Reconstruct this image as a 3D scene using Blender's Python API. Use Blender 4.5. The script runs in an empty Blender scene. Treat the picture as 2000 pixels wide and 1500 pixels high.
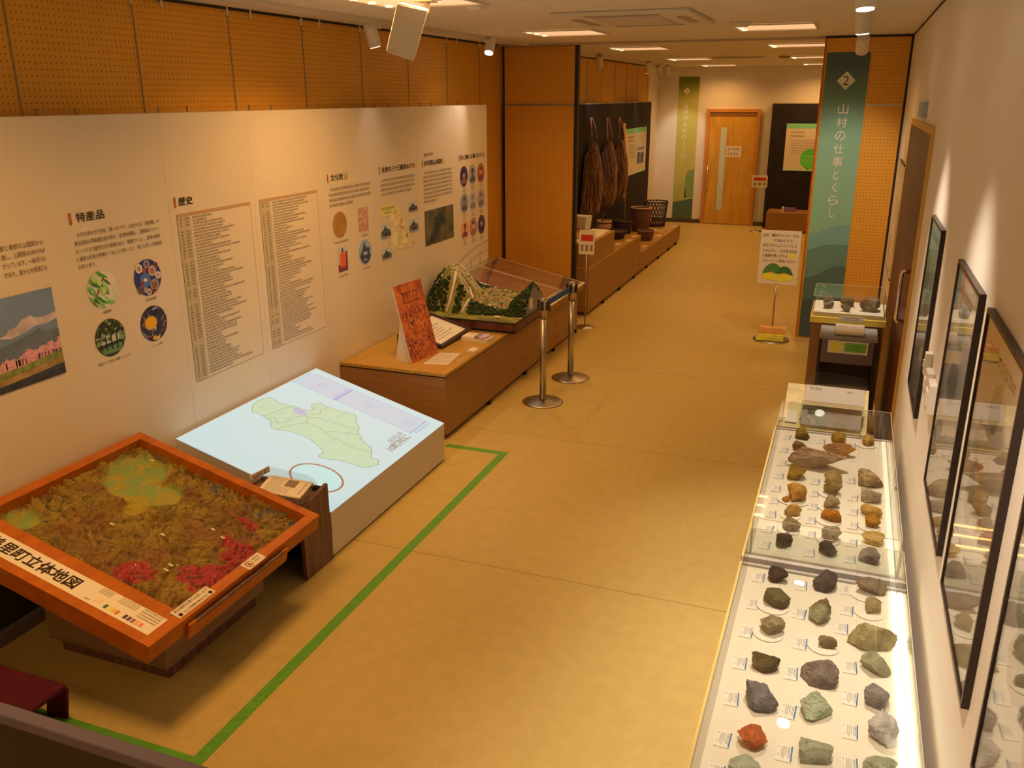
import bpy, bmesh, math, random
from mathutils import Vector, Matrix, noise

# ------------------------------------------------------------------ camera, world, exposure
scene = bpy.context.scene
COL = scene.collection
cam_data = bpy.data.cameras.new('camera')
cam = bpy.data.objects.new('camera', cam_data)
COL.objects.link(cam)
RT = Vector((0.93469, 0.35546, -0.00282)); UPV = Vector((-0.10910, 0.29440, 0.94943)); FW = Vector((-0.33831, 0.88712, -0.31395))
cam.matrix_world = Matrix(((RT.x, UPV.x, -FW.x, 0), (RT.y, UPV.y, -FW.y, 0), (RT.z, UPV.z, -FW.z, 2.35), (0, 0, 0, 1)))
cam_data.sensor_width = 36.0
cam_data.lens = 36.0 * 1699.35 / 2000.0
cam_data.clip_start = 0.05
scene.camera = cam
scene.view_settings.view_transform = 'Standard'
scene.view_settings.look = 'None'
scene.view_settings.gamma = 1.0
scene.view_settings.exposure = 0.0
scene.view_settings.use_curve_mapping = False
world = bpy.data.worlds.new('world')
scene.world = world
world.use_nodes = True
world.node_tree.nodes['Background'].inputs[0].default_value = (1.0, 0.6, 0.25, 1)
world.node_tree.nodes['Background'].inputs[1].default_value = 0.02

LAMP_COL = (1.0, 0.475, 0.125)        # the warm tubes of the ceiling lights
SPOT_COL = (1.0, 0.78, 0.56)        # the track spotlights
LAMP_W = 16.0

# ------------------------------------------------------------------ colour and material helpers
def lin1(v):
    v /= 255.0
    return v / 12.92 if v <= 0.04045 else ((v + 0.055) / 1.055) ** 2.4
def lin(c): return tuple(lin1(v) for v in c)
def A(r, g, b, k=0.5):
    """surface colour of a thing that shows (r,g,b) under the warm hall light"""
    L = lin((r, g, b)); q = (1.0, 0.50, 0.16)
    return tuple(min(0.88, max(0.012, L[i] / (q[i] * k))) for i in range(3))
def B(r, g, b):
    """surface colour of a thing that shows (r,g,b) under the paler light in the rock cases"""
    L = lin((r, g, b)); q = lin((242, 208, 165))
    return tuple(min(0.85, max(0.02, 0.8 * L[i] / q[i])) for i in range(3))
_mats = {}
def mat(name, col, rough=0.6, metal=0.0, spec=0.3, nscale=0.0, namt=0.0, bump=0.0, bscale=None, emit=None, estr=1.0, stretch=None, col2=None):
    if name in _mats: return _mats[name]
    m = bpy.data.materials.new(name); m.use_nodes = True
    nt = m.node_tree; bs = nt.nodes['Principled BSDF']
    bs.inputs['Base Color'].default_value = (*col, 1)
    bs.inputs['Roughness'].default_value = rough
    bs.inputs['Metallic'].default_value = metal
    bs.inputs['Specular IOR Level'].default_value = spec
    if nscale or bump:
        tc = nt.nodes.new('ShaderNodeTexCoord'); src = tc.outputs['Object']
        if stretch:
            mp = nt.nodes.new('ShaderNodeMapping'); mp.inputs['Scale'].default_value = stretch
            nt.links.new(src, mp.inputs['Vector']); src = mp.outputs['Vector']
        nz = nt.nodes.new('ShaderNodeTexNoise'); nz.inputs['Scale'].default_value = nscale or bscale; nz.inputs['Detail'].default_value = 5
        nt.links.new(src, nz.inputs['Vector'])
        if nscale:
            mx = nt.nodes.new('ShaderNodeMix'); mx.data_type = 'RGBA'
            c2 = col2 if col2 else tuple(max(0.0, c * (1 - namt)) for c in col)
            c1 = col if col2 else tuple(min(1.0, c * (1 + namt * 0.6)) for c in col)
            mx.inputs[6].default_value = (*c1, 1); mx.inputs[7].default_value = (*c2, 1)
            mr = nt.nodes.new('ShaderNodeMapRange'); mr.inputs[1].default_value = 0.36; mr.inputs[2].default_value = 0.64
            nt.links.new(nz.outputs['Fac'], mr.inputs[0]); nt.links.new(mr.outputs[0], mx.inputs[0])
            nt.links.new(mx.outputs[2], bs.inputs['Base Color'])
        if bump:
            n2 = nz
            if bscale:
                n2 = nt.nodes.new('ShaderNodeTexNoise'); n2.inputs['Scale'].default_value = bscale; n2.inputs['Detail'].default_value = 4
                nt.links.new(src, n2.inputs['Vector'])
            bp = nt.nodes.new('ShaderNodeBump'); bp.inputs['Strength'].default_value = bump; bp.inputs['Distance'].default_value = 0.01
            nt.links.new(n2.outputs['Fac'], bp.inputs['Height']); nt.links.new(bp.outputs['Normal'], bs.inputs['Normal'])
    if emit:
        bs.inputs['Emission Color'].default_value = (*emit, 1); bs.inputs['Emission Strength'].default_value = estr
    _mats[name] = m
    return m
def flat(r, g, b, k=0.5, rough=0.7):
    """printed ink"""
    return mat('ink_%d_%d_%d_%d' % (r, g, b, int(k * 100)), A(r, g * 0.91, b * 0.76, k), rough)
def attr_mat(name, rough=0.7, nscale=60, namt=0.4, bump=0.3, dark=(0.05, 0.03, 0.01)):
    """colour from the mesh's own colour layer, broken up by noise"""
    m = bpy.data.materials.new(name); m.use_nodes = True; nt = m.node_tree; bs = nt.nodes['Principled BSDF']
    bs.inputs['Roughness'].default_value = rough
    at = nt.nodes.new('ShaderNodeAttribute'); at.attribute_name = 'Col'
    tc = nt.nodes.new('ShaderNodeTexCoord'); nz = nt.nodes.new('ShaderNodeTexNoise'); nz.inputs['Scale'].default_value = nscale; nz.inputs['Detail'].default_value = 6
    nt.links.new(tc.outputs['Object'], nz.inputs['Vector'])
    mr = nt.nodes.new('ShaderNodeMapRange'); mr.inputs[1].default_value = 0.5; mr.inputs[2].default_value = 0.7; mr.inputs[4].default_value = namt
    nt.links.new(nz.outputs['Fac'], mr.inputs[0])
    mx = nt.nodes.new('ShaderNodeMix'); mx.data_type = 'RGBA'; mx.inputs[7].default_value = (*dark, 1)
    nt.links.new(mr.outputs[0], mx.inputs[0]); nt.links.new(at.outputs['Color'], mx.inputs[6]); nt.links.new(mx.outputs[2], bs.inputs['Base Color'])
    bp = nt.nodes.new('ShaderNodeBump'); bp.inputs['Strength'].default_value = bump; bp.inputs['Distance'].default_value = 0.005
    nt.links.new(nz.outputs['Fac'], bp.inputs['Height']); nt.links.new(bp.outputs['Normal'], bs.inputs['Normal'])
    return m
def glass_mat(name, tint=(1, 1, 1), ior=1.45, rough=0.0, gain=1.0):
    m = bpy.data.materials.new(name); m.use_nodes = True; nt = m.node_tree; nt.nodes.clear()
    out = nt.nodes.new('ShaderNodeOutputMaterial'); mx = nt.nodes.new('ShaderNodeMixShader')
    tr = nt.nodes.new('ShaderNodeBsdfTransparent'); gl = nt.nodes.new('ShaderNodeBsdfGlossy'); fr = nt.nodes.new('ShaderNodeLayerWeight'); fr.inputs[0].default_value = 0.5
    tr.inputs[0].default_value = (*tint, 1); gl.inputs['Roughness'].default_value = rough
    pw = nt.nodes.new('ShaderNodeMath'); pw.operation = 'POWER'; pw.inputs[1].default_value = 5.0
    ml = nt.nodes.new('ShaderNodeMath'); ml.operation = 'MULTIPLY_ADD'; ml.inputs[1].default_value = 0.96 * gain; ml.inputs[2].default_value = 0.04 * gain; ml.use_clamp = True
    nt.links.new(fr.outputs['Facing'], pw.inputs[0]); nt.links.new(pw.outputs[0], ml.inputs[0]); nt.links.new(ml.outputs[0], mx.inputs[0]); nt.links.new(tr.outputs[0], mx.inputs[1]); nt.links.new(gl.outputs[0], mx.inputs[2]); nt.links.new(mx.outputs[0], out.inputs[0])
    return m
def peg_mat(name, a, b, joints=None, col=A(168, 92, 16), hole=A(96, 46, 6), pitch=0.03):
    """varnished hardboard with a grid of small holes over axes a,b (0=x 1=y 2=z)"""
    m = bpy.data.materials.new(name); m.use_nodes = True; nt = m.node_tree; bs = nt.nodes['Principled BSDF']
    bs.inputs['Roughness'].default_value = 0.5; bs.inputs['Specular IOR Level'].default_value = 0.25
    L = nt.links.new
    def math(op, x, y=None, clamp=False):
        n = nt.nodes.new('ShaderNodeMath'); n.operation = op; n.use_clamp = clamp
        for i, v in enumerate((x, y)):
            if v is None: continue
            if isinstance(v, (int, float)): n.inputs[i].default_value = v
            else: L(v, n.inputs[i])
        return n.outputs[0]
    tc = nt.nodes.new('ShaderNodeTexCoord'); sp = nt.nodes.new('ShaderNodeSeparateXYZ'); L(tc.outputs['Object'], sp.inputs[0])
    def cell(o):
        f = math('FRACT', math('MULTIPLY', o, 1 / pitch)); return math('SUBTRACT', f, 0.5)
    ca, cb = cell(sp.outputs[a]), cell(sp.outputs[b])
    r = math('SQRT', math('ADD', math('MULTIPLY', ca, ca), math('MULTIPLY', cb, cb)))
    hol = math('LESS_THAN', r, 0.13)
    nz = nt.nodes.new('ShaderNodeTexNoise'); nz.inputs['Scale'].default_value = 2.0; nz.inputs['Detail'].default_value = 4; L(tc.outputs['Object'], nz.inputs['Vector'])
    m1 = nt.nodes.new('ShaderNodeMix'); m1.data_type = 'RGBA'; m1.inputs[6].default_value = (*[c * 0.86 for c in col], 1); m1.inputs[7].default_value = (*[min(1, c * 1.12) for c in col], 1); L(nz.outputs['Fac'], m1.inputs[0])
    m2 = nt.nodes.new('ShaderNodeMix'); m2.data_type = 'RGBA'; m2.inputs[7].default_value = (*hole, 1); L(hol, m2.inputs[0]); L(m1.outputs[2], m2.inputs[6])
    L(m2.outputs[2], bs.inputs['Base Color'])
    return m

# ------------------------------------------------------------------ mesh helpers
class Plane:
    """a flat face to print on: origin, right, up (normal = right x up)"""
    def __init__(s, O, U, V):
        s.O = Vector(O); s.U = Vector(U).normalized(); s.V = Vector(V).normalized(); s.N = s.U.cross(s.V)
    def p(s, u, v, o=0.0): return s.O + s.U * u + s.V * v + s.N * o
class MB:
    def __init__(s): s.v = []; s.f = []; s.mi = []; s.mats = []; s.layer = 0; s.sm = []; s.cols = None
    def m(s, material):
        if material not in s.mats: s.mats.append(material)
        return s.mats.index(material)
    def raw(s, vs, fs, material, smooth=False):
        o = len(s.v); i = s.m(material)
        s.v += [Vector(x) for x in vs]
        for f in fs: s.f.append([o + k for k in f]); s.mi.append(i); s.sm.append(smooth)
        return s
    def box(s, lo, hi, material):
        x0, y0, z0 = lo; x1, y1, z1 = hi
        v = [(x0, y0, z0), (x1, y0, z0), (x1, y1, z0), (x0, y1, z0), (x0, y0, z1), (x1, y0, z1), (x1, y1, z1), (x0, y1, z1)]
        return s.raw(v, [(0, 3, 2, 1), (4, 5, 6, 7), (0, 1, 5, 4), (1, 2, 6, 5), (2, 3, 7, 6), (3, 0, 4, 7)], material)
    def hexa(s, bot, top, material):
        """eight corners: bottom ring and top ring, both counter-clockwise seen from above"""
        return s.raw(list(bot) + list(top), [(0, 3, 2, 1), (4, 5, 6, 7), (0, 1, 5, 4), (1, 2, 6, 5), (2, 3, 7, 6), (3, 0, 4, 7)], material)
    def slab(s, pl, u0, v0, u1, v1, o0, o1, material):
        b = [pl.p(u0, v0, o0), pl.p(u1, v0, o0), pl.p(u1, v1, o0), pl.p(u0, v1, o0)]
        t = [pl.p(u0, v0, o1), pl.p(u1, v0, o1), pl.p(u1, v1, o1), pl.p(u0, v1, o1)]
        return s.hexa(b, t, material)
    def poly(s, pl, pts, material, off=None):
        if off is None: s.layer += 1; off = 0.0012 + 0.0005 * s.layer
        return s.raw([pl.p(u, v, off) for u, v in pts], [tuple(range(len(pts)))], material)
    def rect(s, pl, u0, v0, u1, v1, material, off=None): return s.poly(pl, [(u0, v0), (u1, v0), (u1, v1), (u0, v1)], material, off)
    def oval(s, pl, cu, cv, ru, rv, material, off=None, n=40): return s.poly(pl, [(cu + ru * math.cos(2 * math.pi * i / n), cv + rv * math.sin(2 * math.pi * i / n)) for i in range(n)], material, off)
    def line(s, pl, pts, w, material, off=None):
        if off is None: s.layer += 1; off = 0.0012 + 0.0005 * s.layer
        for (a, b), (c, d) in zip(pts, pts[1:]):
            du, dv = c - a, d - b; l = math.hypot(du, dv) or 1; nu, nv = -dv / l * w / 2, du / l * w / 2
            s.raw([pl.p(a + nu, b + nv, off), pl.p(a - nu, b - nv, off), pl.p(c - nu, d - nv, off), pl.p(c + nu, d + nv, off)], [(0, 1, 2, 3)], material)
        return s
    def words(s, pl, u0, v, u1, h, material, rng, off=0.0035, ragged=0.0, vertical=False):
        """a row of tiny unreadable print"""
        u = u0; end = u1 - (u1 - u0) * ragged * rng.random()
        while u < end - h * 0.4:
            w = h * rng.uniform(0.55, 0.95)
            a, b = rng.uniform(0.0, 0.25) * h, rng.uniform(0.75, 1.0) * h
            t = h * 0.15
            s.raw([pl.p(u, v + a, off), pl.p(u + w, v + a, off), pl.p(u + w, v + a + t, off), pl.p(u, v + a + t, off)], [(0, 1, 2, 3)], material)
            s.raw([pl.p(u, v + b - t, off), pl.p(u + w, v + b - t, off), pl.p(u + w, v + b, off), pl.p(u, v + b, off)], [(0, 1, 2, 3)], material)
            c = u + w * rng.uniform(0.2, 0.6)
            s.raw([pl.p(c, v, off), pl.p(c + t, v, off), pl.p(c + t, v + h, off), pl.p(c, v + h, off)], [(0, 1, 2, 3)], material)
            u += h * 1.05
        return s
    def tube(s, pts, r, material, n=10, caps=True, smooth=True, r2=None):
        pts = [Vector(p) for p in pts]; rings = []; k = len(pts); prev = None
        for i, p in enumerate(pts):
            t = (pts[min(i + 1, k - 1)] - pts[max(i - 1, 0)])
            if t.length < 1e-9: t = Vector((0, 0, 1))
            t.normalize()
            if prev is None:
                a = Vector((0, 0, 1)) if abs(t.z) < 0.9 else Vector((1, 0, 0)); x = t.cross(a).normalized()
            else:
                x = (prev - t * prev.dot(t)); x = x.normalized() if x.length > 1e-6 else t.orthogonal().normalized()
            prev = x; y = t.cross(x); rr = r if r2 is None else r + (r2 - r) * i / (k - 1)
            rings.append([p + (x * math.cos(2 * math.pi * j / n) + y * math.sin(2 * math.pi * j / n)) * rr for j in range(n)])
        vs = [v for g in rings for v in g]; fs = []
        for i in range(k - 1):
            for j in range(n): fs.append((i * n + j, i * n + (j + 1) % n, (i + 1) * n + (j + 1) % n, (i + 1) * n + j))
        if caps: fs.append(tuple(range(n))[::-1]); fs.append(tuple((k - 1) * n + j for j in range(n)))
        return s.raw(vs, fs, material, smooth)
    def lathe(s, c, prof, material, n=32, smooth=True):
        """profile of (radius, z) turned about the upright through c"""
        c = Vector(c); vs = []; fs = []
        for r, z in prof:
            for j in range(n): vs.append(c + Vector((r * math.cos(2 * math.pi * j / n), r * math.sin(2 * math.pi * j / n), z)))
        for i in range(len(prof) - 1):
            for j in range(n): fs.append((i * n + j, i * n + (j + 1) % n, (i + 1) * n + (j + 1) % n, (i + 1) * n + j))
        if prof[0][0] > 1e-5: fs.append(tuple(range(n))[::-1])
        if prof[-1][0] > 1e-5: fs.append(tuple((len(prof) - 1) * n + j for j in range(n)))
        return s.raw(vs, fs, material, smooth)
    def ball(s, c, r, material, sub=1, jitter=0.0, sq=(1, 1, 1), rng=random):
        bm = bmesh.new(); bmesh.ops.create_icosphere(bm, subdivisions=sub, radius=1.0)
        vs = []
        for v in bm.verts:
            k = 1 + jitter * rng.uniform(-1, 1); vs.append((c[0] + v.co.x * r * k * sq[0], c[1] + v.co.y * r * k * sq[1], c[2] + v.co.z * r * k * sq[2]))
        bm.verts.index_update(); fs = [tuple(v.index for v in f.verts) for f in bm.faces]; bm.free()
        return s.raw(vs, fs, material, True)
    def text(s, body, pl, u0, v0, u1, v1, material, off=0.004, bold=0.0):
        """real letters, fitted to the box u0..u1, v0..v1 of the plane"""
        vs, fs = glyphs(body)
        xs = [p[0] for p in vs]; ys = [p[1] for p in vs]; ax, bx, ay, by = min(xs), max(xs), min(ys), max(ys)
        kx = (u1 - u0) / max(bx - ax, 1e-6); ky = (v1 - v0) / max(by - ay, 1e-6)
        for k, (dx, dy) in enumerate(((0, 0),) if not bold else ((-bold, -bold), (bold, -bold), (bold, bold), (-bold, bold))):
            s.raw([pl.p(u0 + (x + dx - ax) * kx, v0 + (y + dy - ay) * ky, off + 0.00012 * k) for x, y in vs], fs, material)
        return s
    def build(s, name, parent=None, loc=None, bevel=0.0, recalc=False):
        off = world_loc(parent) if parent else (Vector(loc) if loc else Vector((0, 0, 0)))
        me = bpy.data.meshes.new(name)
        me.from_pydata([tuple(v - off) for v in s.v], [], s.f)
        for m_ in s.mats: me.materials.append(m_)
        me.polygons.foreach_set('material_index', s.mi)
        me.polygons.foreach_set('use_smooth', s.sm)
        if s.cols:
            ca = me.color_attributes.new('Col', 'FLOAT_COLOR', 'POINT')
            for i, c in enumerate(s.cols): ca.data[i].color = (*c, 1)
        me.update()
        o = bpy.data.objects.new(name, me); COL.objects.link(o)
        if parent: o.parent = parent
        elif loc: o.location = loc
        if bevel:
            b = o.modifiers.new('edge', 'BEVEL'); b.width = bevel; b.segments = 2; b.limit_method = 'ANGLE'
        return o
_gl = {}
def glyphs(body):
    if body in _gl: return _gl[body]
    cu = bpy.data.curves.new('lettering', 'FONT'); cu.body = body; cu.size = 1.0; cu.resolution_u = 2
    ob = bpy.data.objects.new('lettering', cu); COL.objects.link(ob)
    me = bpy.data.meshes.new_from_object(ob)
    r = ([(v.co.x, v.co.y) for v in me.vertices], [tuple(p.vertices) for p in me.polygons])
    bpy.data.objects.remove(ob); bpy.data.curves.remove(cu); bpy.data.meshes.remove(me)
    _gl[body] = r
    return r
def world_loc(o):
    v = Vector((0, 0, 0))
    while o: v += o.location; o = o.parent
    return v
def tag(o, label=None, cat=None, group=None, kind=None):
    if label: o['label'] = label
    if cat: o['category'] = cat
    if group: o['group'] = group
    if kind: o['kind'] = kind
    return o
def thing(name, label, cat, loc, group=None, kind=None):
    o = bpy.data.objects.new(name, None); o.empty_display_size = 0.1; COL.objects.link(o); o.location = loc
    return tag(o, label, cat, group, kind)
def copy_tree(o, parent=None):
    c = o.copy(); COL.objects.link(c)
    if parent: c.parent = parent
    for ch in list(o.children): copy_tree(ch, c)
    return c
def dup(o, loc, label, group=None):
    c = copy_tree(o); c.location = loc; c['label'] = label
    if group: c['group'] = group
    return c
def light(name, kind, loc, parent, col, watts, aim=None, **kw):
    d = bpy.data.lights.new(name, kind); d.color = col; d.energy = watts
    for k, v in kw.items(): setattr(d, k, v)
    o = bpy.data.objects.new(name, d); COL.objects.link(o)
    o.parent = parent; o.location = Vector(loc) - (world_loc(parent) if parent else Vector((0, 0, 0)))
    if aim is not None: o.rotation_euler = (Vector(aim) - Vector(loc)).to_track_quat('-Z', 'Y').to_euler()
    return o

# ------------------------------------------------------------------ shared materials
WHITE = mat('white_paint', (0.80, 0.78, 0.74), 0.75, nscale=3, namt=0.03)
CEIL = mat('ceiling_paint', (0.80, 0.78, 0.73), 0.85, nscale=5, namt=0.03)
LAMP_WHITE = mat('lamp_white', (0.78, 0.76, 0.72), 0.45)
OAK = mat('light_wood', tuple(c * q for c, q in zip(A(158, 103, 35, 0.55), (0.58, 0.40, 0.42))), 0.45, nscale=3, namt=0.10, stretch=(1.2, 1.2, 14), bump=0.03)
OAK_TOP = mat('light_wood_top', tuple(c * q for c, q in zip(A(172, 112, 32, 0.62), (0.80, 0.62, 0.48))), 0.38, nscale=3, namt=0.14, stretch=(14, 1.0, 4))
ORANGE = mat('orange_wood', A(172, 70, 6, 0.82), 0.4, nscale=3, namt=0.15, stretch=(6, 2, 6))
DARKWOOD = mat('dark_brown_wood', A(82, 42, 20, 0.42), 0.45, nscale=4, namt=0.3, stretch=(10, 10, 1))
BLACK = mat('black_laminate', (0.028, 0.025, 0.026), 0.45)
FELT = mat('black_cloth_board', (0.024, 0.022, 0.036), 0.75, nscale=8, namt=0.2)
STEEL = mat('brushed_steel', (0.50, 0.47, 0.42), 0.34, metal=1.0)
CHROME = mat('chrome', (0.8, 0.78, 0.75), 0.12, metal=1.0)
GREY = mat('grey_plastic', (0.32, 0.30, 0.28), 0.5)
PAPER = mat('white_paper', (0.82, 0.79, 0.75), 0.7)
INK = mat('dark_ink', (0.035, 0.02, 0.012), 0.7)
INK2 = mat('brown_ink', (0.13, 0.075, 0.04), 0.7)
INKG = mat('grey_ink', (0.30, 0.24, 0.18), 0.7)
GLASS = glass_mat('clear_glass', (0.97, 0.98, 0.96))
ACRYL = glass_mat('clear_acrylic', (0.93, 0.93, 0.92), gain=1.3)
EDGE = mat('glass_edge', (0.55, 0.5, 0.42), 0.2)
def fixed(o): return tag(o, kind='structure')

# ------------------------------------------------------------------ the room
FL = bpy.data.materials.new('floor_sheet'); FL.use_nodes = True
nt = FL.node_tree; bs = nt.nodes['Principled BSDF']; bs.inputs['Roughness'].default_value = 0.38; bs.inputs['Specular IOR Level'].default_value = 0.35
tc = nt.nodes.new('ShaderNodeTexCoord')
n1 = nt.nodes.new('ShaderNodeTexNoise'); n1.inputs['Scale'].default_value = 14; n1.inputs['Detail'].default_value = 6
n2 = nt.nodes.new('ShaderNodeTexNoise'); n2.inputs['Scale'].default_value = 110; n2.inputs['Detail'].default_value = 3
ad = nt.nodes.new('ShaderNodeMath'); ad.operation = 'ADD'
mr = nt.nodes.new('ShaderNodeMapRange'); mr.inputs[1].default_value = 0.75; mr.inputs[2].default_value = 1.25
mx = nt.nodes.new('ShaderNodeMix'); mx.data_type = 'RGBA'
fc = tuple(c * q for c, q in zip(A(172, 117, 44, 0.66), (0.97, 0.93, 0.85)))
mx.inputs[6].default_value = (*[c * 0.93 for c in fc], 1); mx.inputs[7].default_value = (*[c * 1.06 for c in fc], 1)
sp = nt.nodes.new('ShaderNodeSeparateXYZ')
def fm(op, a, b=None):
    n = nt.nodes.new('ShaderNodeMath'); n.operation = op
    for i, v in enumerate((a, b)):
        if v is None: continue
        if isinstance(v, (int, float)): n.inputs[i].default_value = v
        else: nt.links.new(v, n.inputs[i])
    return n.outputs[0]
for n in (n1, n2, sp): nt.links.new(tc.outputs['Object'], n.inputs[0])
nt.links.new(n1.outputs['Fac'], ad.inputs[0]); nt.links.new(n2.outputs['Fac'], ad.inputs[1]); nt.links.new(ad.outputs[0], mr.inputs[0]); nt.links.new(mr.outputs[0], mx.inputs[0])
seam = fm('LESS_THAN', fm('FRACT', fm('MULTIPLY', fm('ADD', sp.outputs[1], -0.10), 1 / 1.82)), 0.0035)
m3 = nt.nodes.new('ShaderNodeMix'); m3.data_type = 'RGBA'; m3.inputs[7].default_value = (*[c * 0.55 for c in fc], 1)
nt.links.new(seam, m3.inputs[0]); nt.links.new(mx.outputs[2], m3.inputs[6]); nt.links.new(m3.outputs[2], bs.inputs['Base Color'])

XW, XR, YB, YE, ZC = -3.585, 0.385, -1.6, 17.22, 2.86
fixed(MB().box((XW - 0.1, YB - 0.1, -0.1), (XR + 0.1, YE + 0.1, 0), FL).build('floor'))
fixed(MB().box((XW - 0.1, YB - 0.1, ZC), (XR + 0.1, YE + 0.1, ZC + 0.1), CEIL).build('ceiling'))
PEG_L = peg_mat('pegboard_side', 1, 2)
PEG_X = peg_mat('pegboard_cross', 0, 2)
fixed(MB().box((XW - 0.1, YB, 0), (XW, 16.4, ZC), PEG_L).build('wall_left'))
fixed(MB().box((XW - 0.1, 16.4, 0), (XW - 0.005, YE, ZC), WHITE).build('wall_left_end'))
fixed(MB().box((XR, YB, 0), (XR + 0.1, YE, ZC), mat('white_paint_brightened', (0.88, 0.86, 0.83), 0.7)).build('wall_right'))  # white paint set lighter to stand in for light missing on this wall
fixed(MB().box((XW - 0.1, YE, 0), (XR + 0.1, YE + 0.1, ZC), WHITE).build('wall_far'))
fixed(MB().box((XW - 0.1, YB - 0.1, 0), (XR + 0.1, YB, ZC), WHITE).build('wall_back'))
BASEM = mat('dark_skirting', (0.09, 0.07, 0.06), 0.5)
fixed(MB().box((XW - 0.005, YE - 0.012, 0), (-2.66, YE, 0.075), BASEM).box((-1.645, YE - 0.012, 0), (XR, YE, 0.075), BASEM).build('baseboard_far'))
# pegboard joints: slim metal strips between the boards, a dark shadow gap and hooks along the ceiling
JOINT = mat('joint_strip', A(118, 78, 34, 0.5), 0.4)
DARKGAP = mat('dark_gap', (0.03, 0.025, 0.02), 0.6)
jb = MB()
for k in range(-5, 18):
    y = 3.105 + 0.772 * k
    if y > YB + 0.1: jb.box((XW, y - 0.004, 2.0), (XW + 0.005, y + 0.004, ZC - 0.02), JOINT)
fixed(jb.build('trim_1'))
fixed(MB().box((XW, YB, ZC - 0.016), (XW + 0.012, 16.4, ZC), DARKGAP).build('trim_2'))
hb = MB()
for k in range(-4, 8):
    for d in (-0.012, 0.21):
        y = 3.105 + 0.772 * k + d
        hb.box((XW, y - 0.006, ZC - 0.05), (XW + 0.014, y + 0.006, ZC), LAMP_WHITE)
fixed(hb.build('trim_3'))
fixed(MB().box((XR - 0.006, YB, ZC - 0.012), (XR, 8.9, ZC), DARKGAP).build('trim_4'))
fixed(MB().box((XW, 8.97, ZC - 0.02), (XR, 9.03, ZC), mat('ceiling_track', (0.5, 0.46, 0.4), 0.5)).build('trim_5'))
# sliding partitions of pegboard at the middle of the hall
p = thing('partition', 'tall orange pegboard partition closing the left side behind the tilted display board', 'partition', (-3.16, 9.12, 0), kind='structure')
MB().box((-3.54, 9.09, 0.03), (-2.765, 9.15, ZC - 0.02), PEG_X).build('board', p)
MB().box((-3.56, 9.085, 0.0), (-3.54, 9.155, ZC - 0.02), BLACK).box((-2.765, 9.085, 0.0), (-2.73, 9.155, ZC - 0.005), BLACK).box((-3.56, 9.085, ZC - 0.02), (-2.73, 9.155, ZC), BLACK).build('edge_frame', p)
MB().box((-3.54, 9.083, 2.255), (-2.765, 9.09, 2.275), JOINT).build('cross_rail', p)
p = thing('partition', 'tall orange pegboard partition on the right carrying the green banner', 'partition', (0.02, 8.93, 0), kind='structure')
MB().box((-0.335, 8.9, 0.05), (0.365, 8.96, ZC - 0.02), PEG_X).build('board', p)
MB().box((-0.352, 8.895, 0.0), (-0.335, 8.965, ZC - 0.02), ORANGE).build('side_strip', p)
MB().box((0.365, 8.895, 0.0), (0.385, 8.965, ZC - 0.01), BLACK).box((-0.352, 8.895, ZC - 0.02), (0.365, 8.965, ZC), BLACK).build('edge_frame', p)
MB().box((0.052, 8.893, 2.255), (0.365, 8.9, 2.275), mat('pale_rail', (0.6, 0.52, 0.4), 0.4)).build('cross_rail', p)
MB().box((-0.352, 8.89, 0.0), (0.365, 8.9, 0.05), mat('wood_kick', A(150, 95, 40), 0.5)).build('kick_board', p)

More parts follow.
